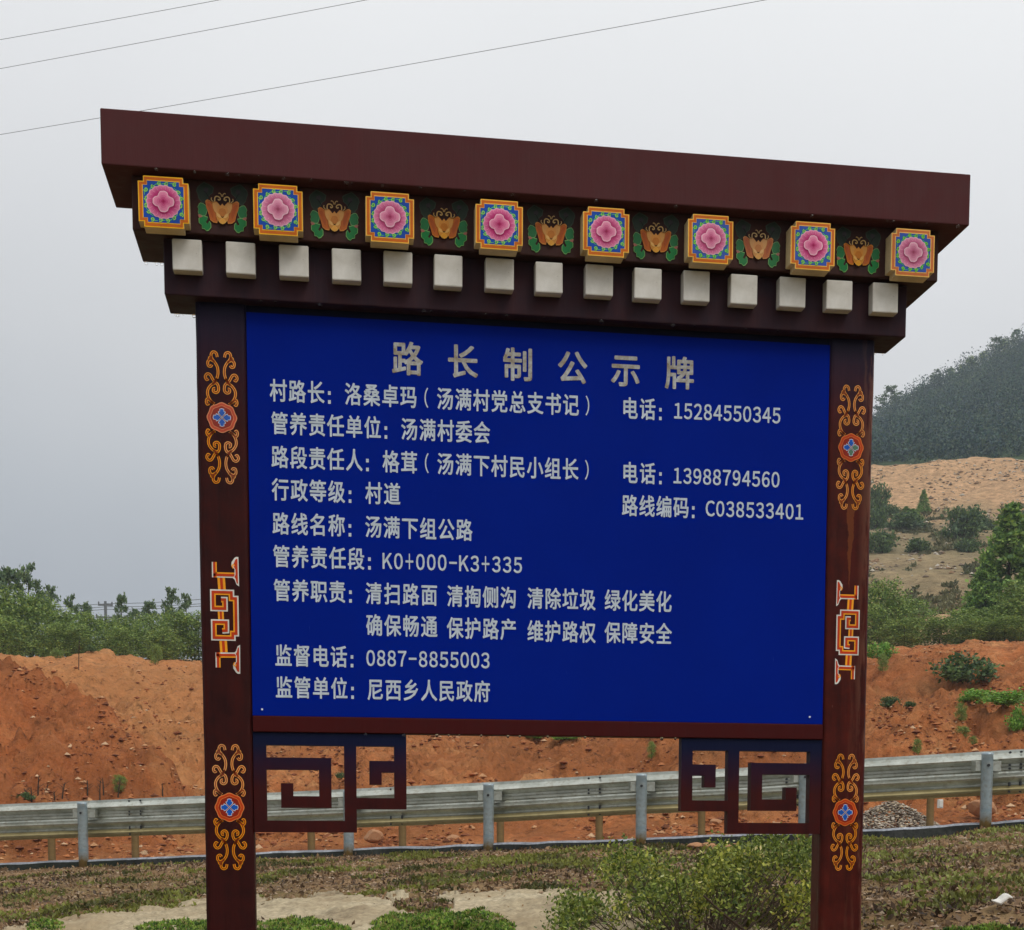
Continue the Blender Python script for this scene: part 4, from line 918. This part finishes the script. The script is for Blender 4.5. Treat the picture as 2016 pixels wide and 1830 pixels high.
# flower tiles
def notch(s, q, z=0.0):   # square with stepped corners, half size s, notch q
    return [(-s+q, -s), (s-q, -s), (s-q, -s+q), (s, -s+q), (s, s-q), (s-q, s-q), (s-q, s), (-s+q, s), (-s+q, s-q), (-s, s-q), (-s, -s+q), (-s+q, -s+q)]
def flat(pts, y, sx=1, sz=1, cx=0, cz=0): return [(cx+x*sx, y, cz+z*sz) for x, z in pts]
def lobes(r, n, amp, ph=0, N_=72, p=1): return [((r*(1+amp*math.cos(n*a+ph)))*math.cos(a), (r*(1+amp*math.cos(n*a+ph)))*math.sin(a)) for a in [2*math.pi*k/N_ for k in range(N_)]]
def ribbon(mb, pts, w, y, col, lo=None, hi=None, closed=False, smooth=True, taper=None, miter=False):
    P = [np.array(p, float) for p in pts]
    if smooth and len(P) > 2:
        Q = []; n = len(P)
        for i in range(n-1):
            p0, p1, p2, p3 = P[max(i-1, 0)], P[i], P[i+1], P[min(i+2, n-1)]
            for k in range(6):
                t = k/6; Q.append(0.5*((2*p1)+(-p0+p2)*t+(2*p0-5*p1+4*p2-p3)*t*t+(-p0+3*p1-3*p2+p3)*t**3))
        Q.append(P[-1]); P = Q
    n = len(P); Lp = []; Rp = []
    for i in range(n):
        d0 = P[i]-P[i-1] if i > 0 else P[1]-P[0]; d1 = P[i+1]-P[i] if i < n-1 else P[-1]-P[-2]
        d0 = d0/(np.linalg.norm(d0)+1e-9); d1 = d1/(np.linalg.norm(d1)+1e-9); nn_ = np.array([-(d0+d1)[1], (d0+d1)[0]]); l = np.linalg.norm(nn_)
        nn_ = nn_/(l+1e-9); ww = w/2
        if miter: ww = ww/max(0.35, l/2)
        if taper: ww *= taper(i/(n-1))
        a_, b_ = (ww, -ww) if lo is None else (ww*2*hi, ww*2*lo)
        Lp.append(P[i]+nn_*a_); Rp.append(P[i]+nn_*b_)
    vs = [(p[0], y, p[1]) for p in Lp]+[(p[0], y, p[1]) for p in Rp]
    mb.faces(vs, [(i, i+1, n+i+1, n+i) for i in range(n-1)], col)
HS = 0.0775  # half size of a tile
YEL, ORA, BLUF, GRN = L(250, 190, 78), L(206, 104, 24), L(34, 78, 172), L(92, 196, 104)
CR = lambda r: [(r*(0.92+0.13*math.cos(4*a)-0.035*math.cos(8*a)+0.012*math.cos(17*a))*math.cos(a), r*(0.92+0.13*math.cos(4*a)-0.035*math.cos(8*a)+0.012*math.cos(17*a))*math.sin(a)) for a in [2*math.pi*k/96 for k in range(96)]]
def tile_meshes():
    out = {}
    mb = MB(); q = 0.0165; pts = notch(HS, q)
    b = [(x, 0.0, z) for x, z in pts]; f_ = [(x, 0.055, z) for x, z in pts]; n = len(pts)
    mb.faces(b+f_, [tuple(range(n))]+[tuple(range(2*n-1, n-1, -1))]+[(i, n+i, n+(i+1) % n, (i+1) % n) for i in range(n)], L(226, 204, 160))
    out['tile'] = mb.mesh('flower_tile', PRINT)
    mb = MB()
    for s, dq, c, y in ((0.0770, 0.0, YEL, -.0006), (0.0735, 0.0, ORA, -.0010), (0.0650, 0.0, YEL, -.0014)):
        mb.poly(flat(notch(s, q-(HS-s)*0.15+dq), y), c)
    out['border'] = mb.mesh('border', PRINT)
    mb = MB(); mb.poly(flat(notch(0.0620, q-0.0035), -.0018), BLUF)
    out['field'] = mb.mesh('field', PRINT)
    mb = MB(); rg = random.Random(4)
    for k in range(16):
        a = 2*math.pi*k/16+0.2; R = 0.054 if k % 4 in (1, 3) else 0.058
        if k % 4 == 2: R = 0.064
        c = np.array([math.cos(a), math.sin(a)])*R; c = np.clip(c, -0.0545, 0.0545); s = 0.0068
        th = a+rg.uniform(-1, 1)
        pts = [c+s*(0.25+0.75*(1-u/9))*np.array([math.cos(th+u*0.75), math.sin(th+u*0.75)]) for u in range(10)]
        ribbon(mb, pts, 0.0050, -.0021, L(40, 130, 84)); ribbon(mb, pts, 0.0026, -.0024, L(150, 214, 92))
        tdir = np.array([-math.sin(a), math.cos(a)]); pts = [c, c+tdir*0.010, c+tdir*0.018-np.array([math.cos(a), math.sin(a)])*0.004]
        ribbon(mb, [np.clip(p, -0.057, 0.057) for p in pts], 0.0034, -.0022, GRN, taper=lambda u: 1-0.7*u)
    out['leaves'] = mb.mesh('leaf_scroll', PRINT)
    mb = MB(); y = -.0028
    SF = 0.96; pinks = [(0.0545, L(238, 190, 208)), (0.0520, L(228, 140, 174)), (0.0475, L(218, 122, 160)), (0.043, L(208, 106, 148)), (0.0385, L(196, 88, 132)), (0.034, L(184, 74, 118))]
    for r, c in pinks: mb.poly(flat(lobes(r*SF, 18, 0.028), y, 1, 0.97), c); y -= .0003
    for k in range(20):   # pale streaks between the petals
        a = 2*math.pi*(k+0.3)/20; ribbon(mb, [(math.cos(a)*0.037, math.sin(a)*0.036), (math.cos(a+.06)*0.044, math.sin(a+.06)*0.043), (math.cos(a)*0.051, math.sin(a)*0.0495)], 0.0016, y, L(240, 160, 190), taper=lambda u: 1-abs(2*u-1)*0.8)
    y -= .0004; mb.poly(flat(CR(0.0335), y, 1.03, 1.0, 0.0008, -0.0014), L(168, 62, 104)); y -= .0003
    for s, c in ((1.0, (250, 208, 220)), (0.93, (236, 160, 186)), (0.8, (228, 144, 174)), (0.62, (216, 124, 158)), (0.42, (202, 102, 140)), (0.24, (184, 78, 118)), (0.12, (160, 56, 92))):
        mb.poly(flat(CR(0.0315*s), y, 1.03, 1.0, 0, 0.0006), L(c)); y -= .0003
    out['flower'] = mb.mesh('flower', PRINT)
    return out
TM = tile_meshes(); F0 = onY(322, 396, -a2-0.055); F1 = onY(1797, 499, -a2-0.055)
for i in range(8):
    p = F0+(F1-F0)*i/7; o = link('flower_tile', TM['tile'], ROOT, (p[0], -a2-0.055, (F0[2]+F1[2])/2)); o.rotation_euler[1] = random.uniform(-.006, .006)
    bv = o.modifiers.new('bevel', 'BEVEL'); bv.width = 0.0015; bv.segments = 1
    for nm, k in (('border', 'border'), ('field', 'field'), ('leaf_scroll', 'leaves'), ('flower', 'flower')): link(nm, TM[k], o)
# lotus motifs
def lotus():
    mb = MB(); u = 0.000214; y = -.0008
    L = lambda *c: tuple(v*q for v, q in zip(globals()['L'](*c), (0.80, 0.72, 0.60, 1)))
    def P(pts, c, grow=None):
        nonlocal y
        for f in (-1, 1):
            q = [(f*(1478-x)*u, -(z-650)*u) for x, z in pts]
            if grow:
                m = np.mean(q, 0); mb.poly(flat([tuple(m+(np.array(p)-m)*1.12) for p in q], y), L(grow))
            mb.poly(flat(q, y-.0003), L(c))
        y -= .0006
    def S(pts, c, grow=None):
        nonlocal y
        q = [(-(1478-x)*u, -(z-650)*u) for x, z in pts]; q = q+[(-p[0], p[1]) for p in reversed(q) if abs(p[0]) > 1e-6]
        if grow:
            m = np.mean(q, 0); mb.poly(flat([tuple(m+(np.array(p)-m)*1.1) for p in q], y), L(grow))
        mb.poly(flat(q, y-.0003), L(c)); y -= .0006
    P([(1180,310),(1215,285),(1250,300),(1300,320),(1345,350),(1330,420),(1290,450),(1262,500),(1240,545),(1190,560),(1165,530),(1140,500),(1130,450),(1112,410),(1125,360)], (40, 58, 48), (60, 76, 66))
    P([(1205,370),(1260,345),(1285,390),(1250,430),(1215,420)], (58, 54, 62))
    P([(1160,580),(1200,590),(1240,620),(1250,680),(1230,740),(1190,760),(1160,735),(1138,738),(1125,700),(1135,670),(1122,640),(1140,600)], (40, 124, 78), (120, 168, 116))
    P([(1200,765),(1260,780),(1250,820),(1232,850),(1255,872),(1280,830),(1300,860),(1302,915),(1270,955),(1240,965),(1215,940),(1180,935),(1178,890),(1140,862),(1138,805),(1170,765)], (30, 134, 74), (128, 190, 120))
    P([(1120,745),(1150,745),(1190,770),(1170,782),(1135,790)], (176, 120, 116))
    P([(1240,560),(1265,540),(1290,545),(1340,575),(1348,640),(1385,720),(1400,800),(1390,835),(1340,830),(1300,800),(1285,740),(1270,690),(1250,640)], (196, 108, 46), (214, 144, 74))
    P([(1255,585),(1295,575),(1330,640),(1350,720),(1340,790),(1310,740),(1290,680)], (180, 92, 40))
    P([(1335,570),(1395,556),(1430,590),(1455,640),(1450,740),(1400,720),(1365,690),(1345,640)], (222, 168, 104), (206, 140, 74))
    S([(1478,572),(1455,602),(1415,600),(1400,650),(1405,700),(1440,745),(1478,760)], (224, 160, 90))
    S([(1478,640),(1440,650),(1420,700),(1450,745),(1478,752)], (206, 134, 66))
    P([(1388,715),(1420,725),(1470,780),(1476,850),(1440,840),(1410,815),(1392,770)], (222, 160, 82), (238, 190, 120))
    P([(1395,712),(1440,735),(1462,780),(1430,780),(1400,755)], (240, 196, 128))
    S([(1478,782),(1450,810),(1430,838),(1448,856),(1478,868)], (234, 176, 84), (240, 200, 120))
    for f in (-1, 1):
        ribbon(mb, [(f*-(1478-x)*u, -(z-650)*u) for x, z in ((1370,556),(1372,500),(1400,478),(1440,492),(1448,520),(1428,530),(1418,514))], 0.0036, y, L(206, 176, 124))
        ribbon(mb, [(f*-(1478-x)*u, -(z-650)*u) for x, z in ((1470,480),(1465,450),(1440,430),(1428,440))], 0.003, y, L(190, 160, 112))
        ribbon(mb, [(f*-(1478-x)*u, -(z-650)*u) for x, z in ((1350,560),(1320,530),(1325,500))], 0.003, y, L(186, 156, 108))
        ribbon(mb, [(f*-(1478-x)*u, -(z-650)*u) for x, z in ((1310,540),(1270,480),(1240,430),(1215,425))], 0.0022, y, L(20, 18, 18))
    return mb.mesh('lotus_motif', PRINT)
LM = lotus(); l0 = onY(438, 411, -a2); l1 = onY(1689, 498, -a2)
for i in range(7):
    p = l0+(l1-l0)*i/6; link('lotus_motif', LM, T2, (p[0], -a2-.0004, (l0[2]+l1[2])/2))
# carved corner fretwork: bars merged on a grid
def fretwork(mirror):
    bars = [(262,1870,205,335),(262,395,205,1255),(262,1340,1130,1255),(1212,1340,205,1255),(262,1072,465,592),(945,1075,465,995),(545,1075,870,995),(545,672,735,995),
            (1745,1872,205,1005),(1212,1872,885,1005),(1480,1872,490,612),(1480,1608,490,742)]
    k = 0.5535/555*1.0/1.0
    k = 1/5.538/ (F/ (5.30+0.02)) # zoomed pixels -> metres at the board
    xsb = sorted({b[0] for b in bars}|{b[1] for b in bars}|{a for a in (262, 1870)}); zsb = sorted({b[2] for b in bars}|{b[3] for b in bars})
    inside = lambda x, z: any(b[0] <= x <= b[1] and b[2] <= z <= b[3] for b in bars)
    C = {(i, j) for i in range(len(xsb)-1) for j in range(len(zsb)-1) if inside((xsb[i]+xsb[i+1])/2, (zsb[j]+zsb[j+1])/2)}
    X = lambda v: (v-262)*k if not mirror else 2.0-(v-262)*k
    Z = lambda v: SZ-H_-0.0565-(v-205)*k
    y0, y1 = 0.006, 0.05; vd = {}; V = []; Fs = []
    def vi(i, j, y):
        if (i, j, y) not in vd: vd[(i, j, y)] = len(V); V.append((X(xsb[i]), y, Z(zsb[j])))
        return vd[(i, j, y)]
    for (i, j) in C:
        Fs.append((vi(i,j+1,y0), vi(i+1,j+1,y0), vi(i+1,j,y0), vi(i,j,y0))); Fs.append((vi(i,j,y1), vi(i+1,j,y1), vi(i+1,j+1,y1), vi(i,j+1,y1)))
        for (di, dj, e) in ((0,-1,((i,j),(i+1,j))), (0,1,((i+1,j+1),(i,j+1))), (-1,0,((i,j+1),(i,j))), (1,0,((i+1,j),(i+1,j+1)))):
            if (i+di, j+dj) not in C:
                p, q = e; Fs.append((vi(*p,y0), vi(*q,y0), vi(*q,y1), vi(*p,y1)))
    if mirror: Fs = [tuple(reversed(f)) for f in Fs]
    mb = MB(); mb.faces(V, Fs); return mb.build('fretwork', FRET, ROOT)
fretwork(False); fretwork(True)
# painted ornaments on the posts
OR1, OR2, OR3 = L(244, 168, 84), L(196, 112, 52), L(150, 60, 20)
def scroll():
    """centred on its rosette; unit: half height 1 -> 0.215 m"""
    mb = MB(); k = 0.2125/505; kx = k*1.0
    curves = [[(28, 462), (36, 492), (60, 500), (75, 478), (68, 448), (50, 425), (30, 390), (24, 345), (34, 300), (55, 265)],
              [(50, 425), (80, 440), (100, 425), (98, 395), (80, 388), (70, 402)], [(66, 462), (86, 456), (90, 438)],
              [(50, 268), (66, 292), (85, 325), (108, 330), (122, 308), (112, 286), (98, 294)],
              [(34, 300), (52, 268), (85, 240), (105, 205), (104, 165), (85, 128), (56, 104)],
              [(70, 252), (40, 264), (24, 240), (24, 205), (42, 190), (62, 200), (60, 220), (48, 222)],
              [(60, 106), (84, 124), (108, 140), (118, 118), (110, 98), (98, 106)]]
    for sx in (1,):
        for sz in (1,):
            for c in curves:
                P = [(sx*x*kx, sz*z*k) for x, z in c]
                ribbon(mb, P, 0.0086, -.0008, OR1); ribbon(mb, P, 0.0033, -.0014, OR3)
    return mb.mesh('scroll_ornament', PRINT)
def rosette(faded=False):
    mb = MB(); y = -.0018
    for r, c in ((0.0475, (226, 140, 92)), (0.0448, (196, 72, 36)), (0.0372, (228, 140, 88)), (0.0356, (148, 42, 26))):
        mb.poly(flat(lobes(r, 8, 0.035), y), L(c)); y -= .0003
    for q in range(4):
        a0 = q*math.pi/2; cl = (30, 92, 190) if not (faded and q in (3, 0)) else (92, 124, 104)
        def rot(p): return (p[0]*math.cos(a0)-p[1]*math.sin(a0), p[0]*math.sin(a0)+p[1]*math.cos(a0))
        heart = [(1.16*a_, 1.22*b_) for a_, b_ in [(0.002, 0), (0.010, -0.0085), (0.016, -0.0105), (0.0175, -0.006), (0.0235, -0.0062), (0.0255, 0), (0.0235, 0.0062), (0.0175, 0.006), (0.016, 0.0105), (0.010, 0.0085)]]
        mb.poly(flat([rot(p) for p in heart], y), L(206, 214, 226)); mb.poly(flat([rot((0.0015+p[0]*0.88, p[1]*0.78)) for p in heart], y-.0003), L(cl))
    y -= .0006; mb.poly(flat(lobes(0.0032, 3, 0, 0, 14), y), L(206, 214, 226)); mb.poly(flat(lobes(0.0018, 3, 0, 0, 14), y-.0003), L(150, 40, 40))
    return mb.mesh('rosette', PRINT)
SM, R1, R2 = scroll(), rosette(), rosette(True)
def meander():
    """traced in sevenths of a photo pixel; right-handed version, origin at its middle"""
    mb = MB(); k = 0.2/ (1760-90)*1.0; k = (215/ (F/5.32))/1670; cx, cz = 550, 925
    T = lambda p: ((p[0]-cx)*k, -(p[1]-cz)*k)
    W_, R_, O_ = L(226, 222, 214), L(196, 62, 22), L(250, 176, 92)
    body = [[(490, 720), (545, 700), (545, 830), (375, 830), (375, 595), (640, 595), (640, 680), (700, 680), (700, 1185), (650, 1185), (650, 1250), (380, 1250), (380, 1025), (560, 1025), (560, 1145), (500, 1150)]]
    body[0][0] = (490, 700)
    paths = [([(x, y) for x, y in body[0]], 80, 0), ([(497, 385), (507, 570)], 108, 1), ([(482, 862), (486, 985)], 84, 1), ([(510, 1292), (518, 1458)], 108, 1),
             ([(385, 348), (720, 348)], 76, 2), ([(405, 1500), (735, 1495)], 76, 3), ([(402, 385), (402, 165)], 70, 3), ([(432, 1462), (432, 1680)], 70, 2)]
    for p, w_, md in paths:
        q = [T(a) for a in p]; w_ *= k; yo = 0 if md == 0 else (-.0012 if md == 1 else -.0002)
        if md == 1:
            ribbon(mb, q, w_, -.0006, O_, smooth=False); ribbon(mb, q, w_*0.36, -.0007, R_, smooth=False)
        else:
            sg = 1 if md in (0, 3) else -1
            ribbon(mb, q, w_, -.0008+yo, W_, lo=-.5, hi=.5, smooth=False, miter=True)
            ribbon(mb, q, w_, -.0012+yo, O_, lo=-.5 if sg > 0 else -.24, hi=.24 if sg > 0 else .5, smooth=False, miter=True)
            ribbon(mb, q, w_, -.0016+yo, R_, lo=-.24, hi=.24, smooth=False, miter=True)
    for sgn, zc in ((1, 290), (-1, 1560)):
        P = [(748, zc-205), (752, zc+215), (715, zc+190), (690, zc+120), (660, zc+95), (690, zc+60), (690, zc-30), (645, zc-80), (650, zc-130), (690, zc-190), (715, zc-205)]
        if sgn < 0: P = [(a, 2*zc-b) for a, b in P]
        P2 = [(718+(a-718)*0.55, zc+(b-zc)*0.86) for a, b in P]
        mb.poly(flat([T(a) for a in P], -.0020), W_); mb.poly(flat([T(a) for a in P2], -.0024), R_)
        ribbon(mb, [T((672, zc-sgn*40)), T((655, zc-sgn*75)), T((680, zc-sgn*95)), T((690, zc-sgn*70))], 0.0035, -.0028, O_)
    return mb.mesh('fret_ornament', PRINT)
MM = meander()
def orn(me, par, x, y, nm, sx=1, sz=1):
    p = onY(x, y, 0.0); o = link(nm, me, par, (p[0], 0.0, p[2])); o.scale = (sx, 1, sz); return o
for par, x, y, y0, y1 in ((PL, 437, 822, 690, 952), (PL, 452, 1589, 1466, 1714), (PR, 1675, 881, 757, 1003), (PR, 1663.5, 1599, 1483, 1713)):
    sz = (onY(x, y0, 0)[2]-onY(x, y1, 0)[2])/0.43; [orn(SM, par, x, y, 'scroll_ornament', q_*(1 if x < 1000 else 0.93), sz*v_) for q_ in (1, -1) for v_ in (1, -1)]
    orn(R1 if (x, y) != (1675, 881) else R2, par, x, y, 'rosette', 1 if x < 1000 else 0.95, 1)
orn(MM, PL, 444, 1211, 'fret_ornament'); orn(MM, PR, 1667.5, 1245, 'fret_ornament', -0.93, 0.95)

# lettering
_tc = {}
def glyphs(txt, bold):
    key = (txt, bold)
    if key in _tc: return _tc[key]
    cu = bpy.data.curves.new('t', 'FONT'); cu.body = txt; cu.size = 1.0; cu.offset = bold; cu.extrude = 0.0; cu.resolution_u = 3
    o = bpy.data.objects.new('t', cu); COL.objects.link(o); bpy.context.view_layer.update()
    dg = bpy.context.evaluated_depsgraph_get(); me = bpy.data.meshes.new_from_object(o.evaluated_get(dg))
    V = np.array([v.co[:] for v in me.vertices]); Fs = [tuple(p.vertices) for p in me.polygons]
    bpy.data.objects.remove(o); bpy.data.curves.remove(cu); bpy.data.meshes.remove(me)
    _tc[key] = (V, Fs); return V, Fs
YT = 0.0028
SH = [(0, 0), (0.02, 0), (-0.02, 0), (0, 0.018), (0, -0.018), (0.015, 0.013), (-0.015, -0.013), (0.015, -0.013), (-0.015, 0.013)]
def char(cx, z, ch, wm, hm, mat, name='character', bold=1.0, ex=None, ez=None):
    """one letter of vinyl: strokes thickened by overlaid copies a few hundredths of a millimetre apart"""
    V, Fs = glyphs(ch, 0.0); mb = MB(); ex = EMX if ex is None else ex; ez = EMZ if ez is None else ez
    for i, (dx, dz) in enumerate(SH):
        mb.faces(np.stack([(V[:, 0]-ex+dx*bold)*wm, np.full(len(V), -i*0.00004), (V[:, 1]-ez+dz*bold)*hm], 1), Fs)
    return link(name, mb.mesh(name, mat), PAN, (cx, YT, z))
_dots = {}
def cjk(txt, p0, p1, n, wm, hm, bold=1.0):
    """txt: list of (char, cell index); p0/p1: picture positions of the first cell and of cell n; wm,hm em size in metres"""
    A = onY(p0[0], p0[1], YT); B = onY(p1[0], p1[1], YT); z = (A[2]+B[2])/2
    for ch, i in txt:
        cx = A[0]+(B[0]-A[0])*i/n
        if ch == '：':
            mb = MB(); d = 0.0045
            for dz in (-0.36, 0.02): mb.faces([(-d,0,dz*hm-d*1.3),(d,0,dz*hm-d*1.3),(d,0,dz*hm+d*1.3),(-d,0,dz*hm+d*1.3)], [(0,1,2,3)])
            link('character', mb.mesh('character', LETTER), PAN, (cx-0.30*wm, YT, z)); continue
        char(cx, z, ch, wm, hm, LETTER, bold=0.4 if ch in '（）' else bold) if ch not in '（）' else char(cx+(-0.004 if ch == '（' else -0.002), z, ch, wm*0.8, hm*0.9, LETTER, bold=0.4, ex=(0.78 if ch == '（' else 0.22))
V_, _ = glyphs('国', 0.0); EMX = (V_[:, 0].min()+V_[:, 0].max())/2; EMZ = (V_[:, 1].min()+V_[:, 1].max())/2; EMH = V_[:, 1].max()-V_[:, 1].min()
def seq(s, start=0): return [(c, start+i) for i, c in enumerate(s)]
EW, EH = 0.0595/ (V_[:, 0].max()-V_[:, 0].min())*0.80, 0.074/EMH*0.90
FULL = {c: chr(ord(c)+0xFEE0) for c in '0123456789CK+'}; FULL['-'] = '－'
VD, _ = glyphs('０', 0.0); DZ = (VD[:, 1].min()+VD[:, 1].max())/2; DHT = VD[:, 1].max()-VD[:, 1].min()
def line(spec, digits=()):
    for args in spec: cjk(*args, EW, EH)
    for txt, xa, xb, ya, yb, h in digits:
        A = onY(xa, ya, YT); B = onY(xb, yb, YT); z = (A[2]+B[2])/2; n = len(txt); pitch = (B[0]-A[0]-0.0265)/(n-1); hm = h/DHT
        for i, c in enumerate(txt):
            V, _ = glyphs(FULL[c], 0.0); ex = (V[:, 0].min()+V[:, 0].max())/2
            char(A[0]+0.01325+pitch*i, z, FULL[c], hm*(0.74 if c in '0123456789CK' else 0.5), hm, LETTER, bold=1.0, ex=ex, ez=DZ)
# title
p0 = onY(802, 707, YT); p5 = onY(1338, 735, YT)
for ch, x, y in zip('路长制公示牌', (802, 911, 1020, 1127, 1232, 1338), (707, 713, 719, 725, 730, 735)):
    char(onY(x, y, YT)[0], (p0[2]+p5[2])/2, ch, 0.106, 0.114, TITLE, 'title_character', 1.15)
DH = 0.052
line([(seq('村路长：洛桑卓玛（汤满村党总支书记）'), (548, 766), (1124, 800.6), 16), (seq('电话：'), (1240, 804), (1275, 806), 1)], [('15284550345', 1327.8, 1535.8, 809, 817, DH)])
line([(seq('管养责任单位：汤满村委会'), (550.5, 832), (948.7, 853.5), 11)])
line([(seq('路段责任人：格茸（汤满下村民小组长）'), (551, 899), (1123, 925), 16), (seq('电话：'), (1240, 931), (1275, 932.5), 1)], [('13988794560', 1326.5, 1534, 937, 943, DH)])
line([(seq('行政等级：村道'), (552, 964), (772, 973), 6), (seq('路线编码：'), (1240, 996), (1341, 999), 3)], [('C038533401', 1391, 1581, 1001, 1007, DH)])
line([(seq('路线名称：汤满下组公路'), (557.5, 1032.5), (953.5-20, 1043), 10)] if False else [(seq('路线名称：汤满下组公路'), (553, 1032), (914, 1043), 10)])
line([(seq('管养责任段：'), (554, 1095), (701, 1101), 4)], [('K0+000-K3+335', 755, 1027, 1105, 1111, DH)])
line([(seq('管养职责：'), (555, 1162), (664, 1166), 3), (seq('清扫路面'), (736, 1168), (845, 1172), 3), (seq('清掏侧沟'), (896, 1174), (1001, 1177), 3), (seq('清除垃圾'), (1054, 1178), (1157, 1181), 3), (seq('绿化美化'), (1206, 1182), (1307, 1185), 3)])
line([(seq('确保畅通'), (737, 1231), (845, 1234), 3), (seq('保护路产'), (896, 1236), (1001, 1240), 3), (seq('维护路权'), (1054, 1243), (1157, 1245), 3), (seq('保障安全'), (1206, 1246), (1307, 1248), 3)])
line([(seq('监督电话：'), (558, 1290), (667, 1294), 3)], [('0887-8855003', 722, 963, 1296, 1299, DH)])
line([(seq('监管单位：'), (559, 1353), (668, 1356), 3), (seq('尼西乡人民政府'), (739, 1357.5), (949, 1362), 6)])
mb = MB(); mb.tube([(0,-0.003,0),(0,0.003,0)], 0.0035, 10); SMH = mb.mesh('screw', SCREW)
for x, y in ((516, 1396), (1594, 1411)):
    p = onY(x, y, 0.003); link('screw', SMH, PAN, (p[0], 0.003, p[2]))
# drops of rain hanging from the lower edges
bm = bmesh.new()
_r = random
for (x0, x1, yy, zz, n) in ((xl-o1+0.01, xl-0.01, b1-0.006, SZ+zb1, 6), (xr+0.005, xr+o1-0.01, b1-0.006, SZ+zb1, 3), (xl-o1-o2, xl-o1, b2-0.006, SZ+zb2, 3), (0.0, 2.0, -a1+0.004, SZ+zb1, 14), (-0.4, 2.4, -a3+0.004, SZ+zb3, 26), (0.35, 1.6, 0.0, SZ-H_-0.055, 12)):
    for i in range(n):
        r = _r.uniform(0.003, 0.0062); bmesh.ops.create_icosphere(bm, subdivisions=2, radius=r, matrix=Matrix.Translation((_r.uniform(x0, x1), yy, zz-r*0.6)) @ Matrix.Diagonal((1, 1, 1.25, 1)))
me = bpy.data.meshes.new('water_drops'); bm.to_mesh(me); bm.free(); me.materials.append(WATER)
for p_ in me.polygons: p_.use_smooth = True
o = link('water_drops', me, ROOT); o['kind'] = 'stuff'
print('objects', len(bpy.data.objects), 'tris', sum(len(m.polygons) for m in bpy.data.meshes))
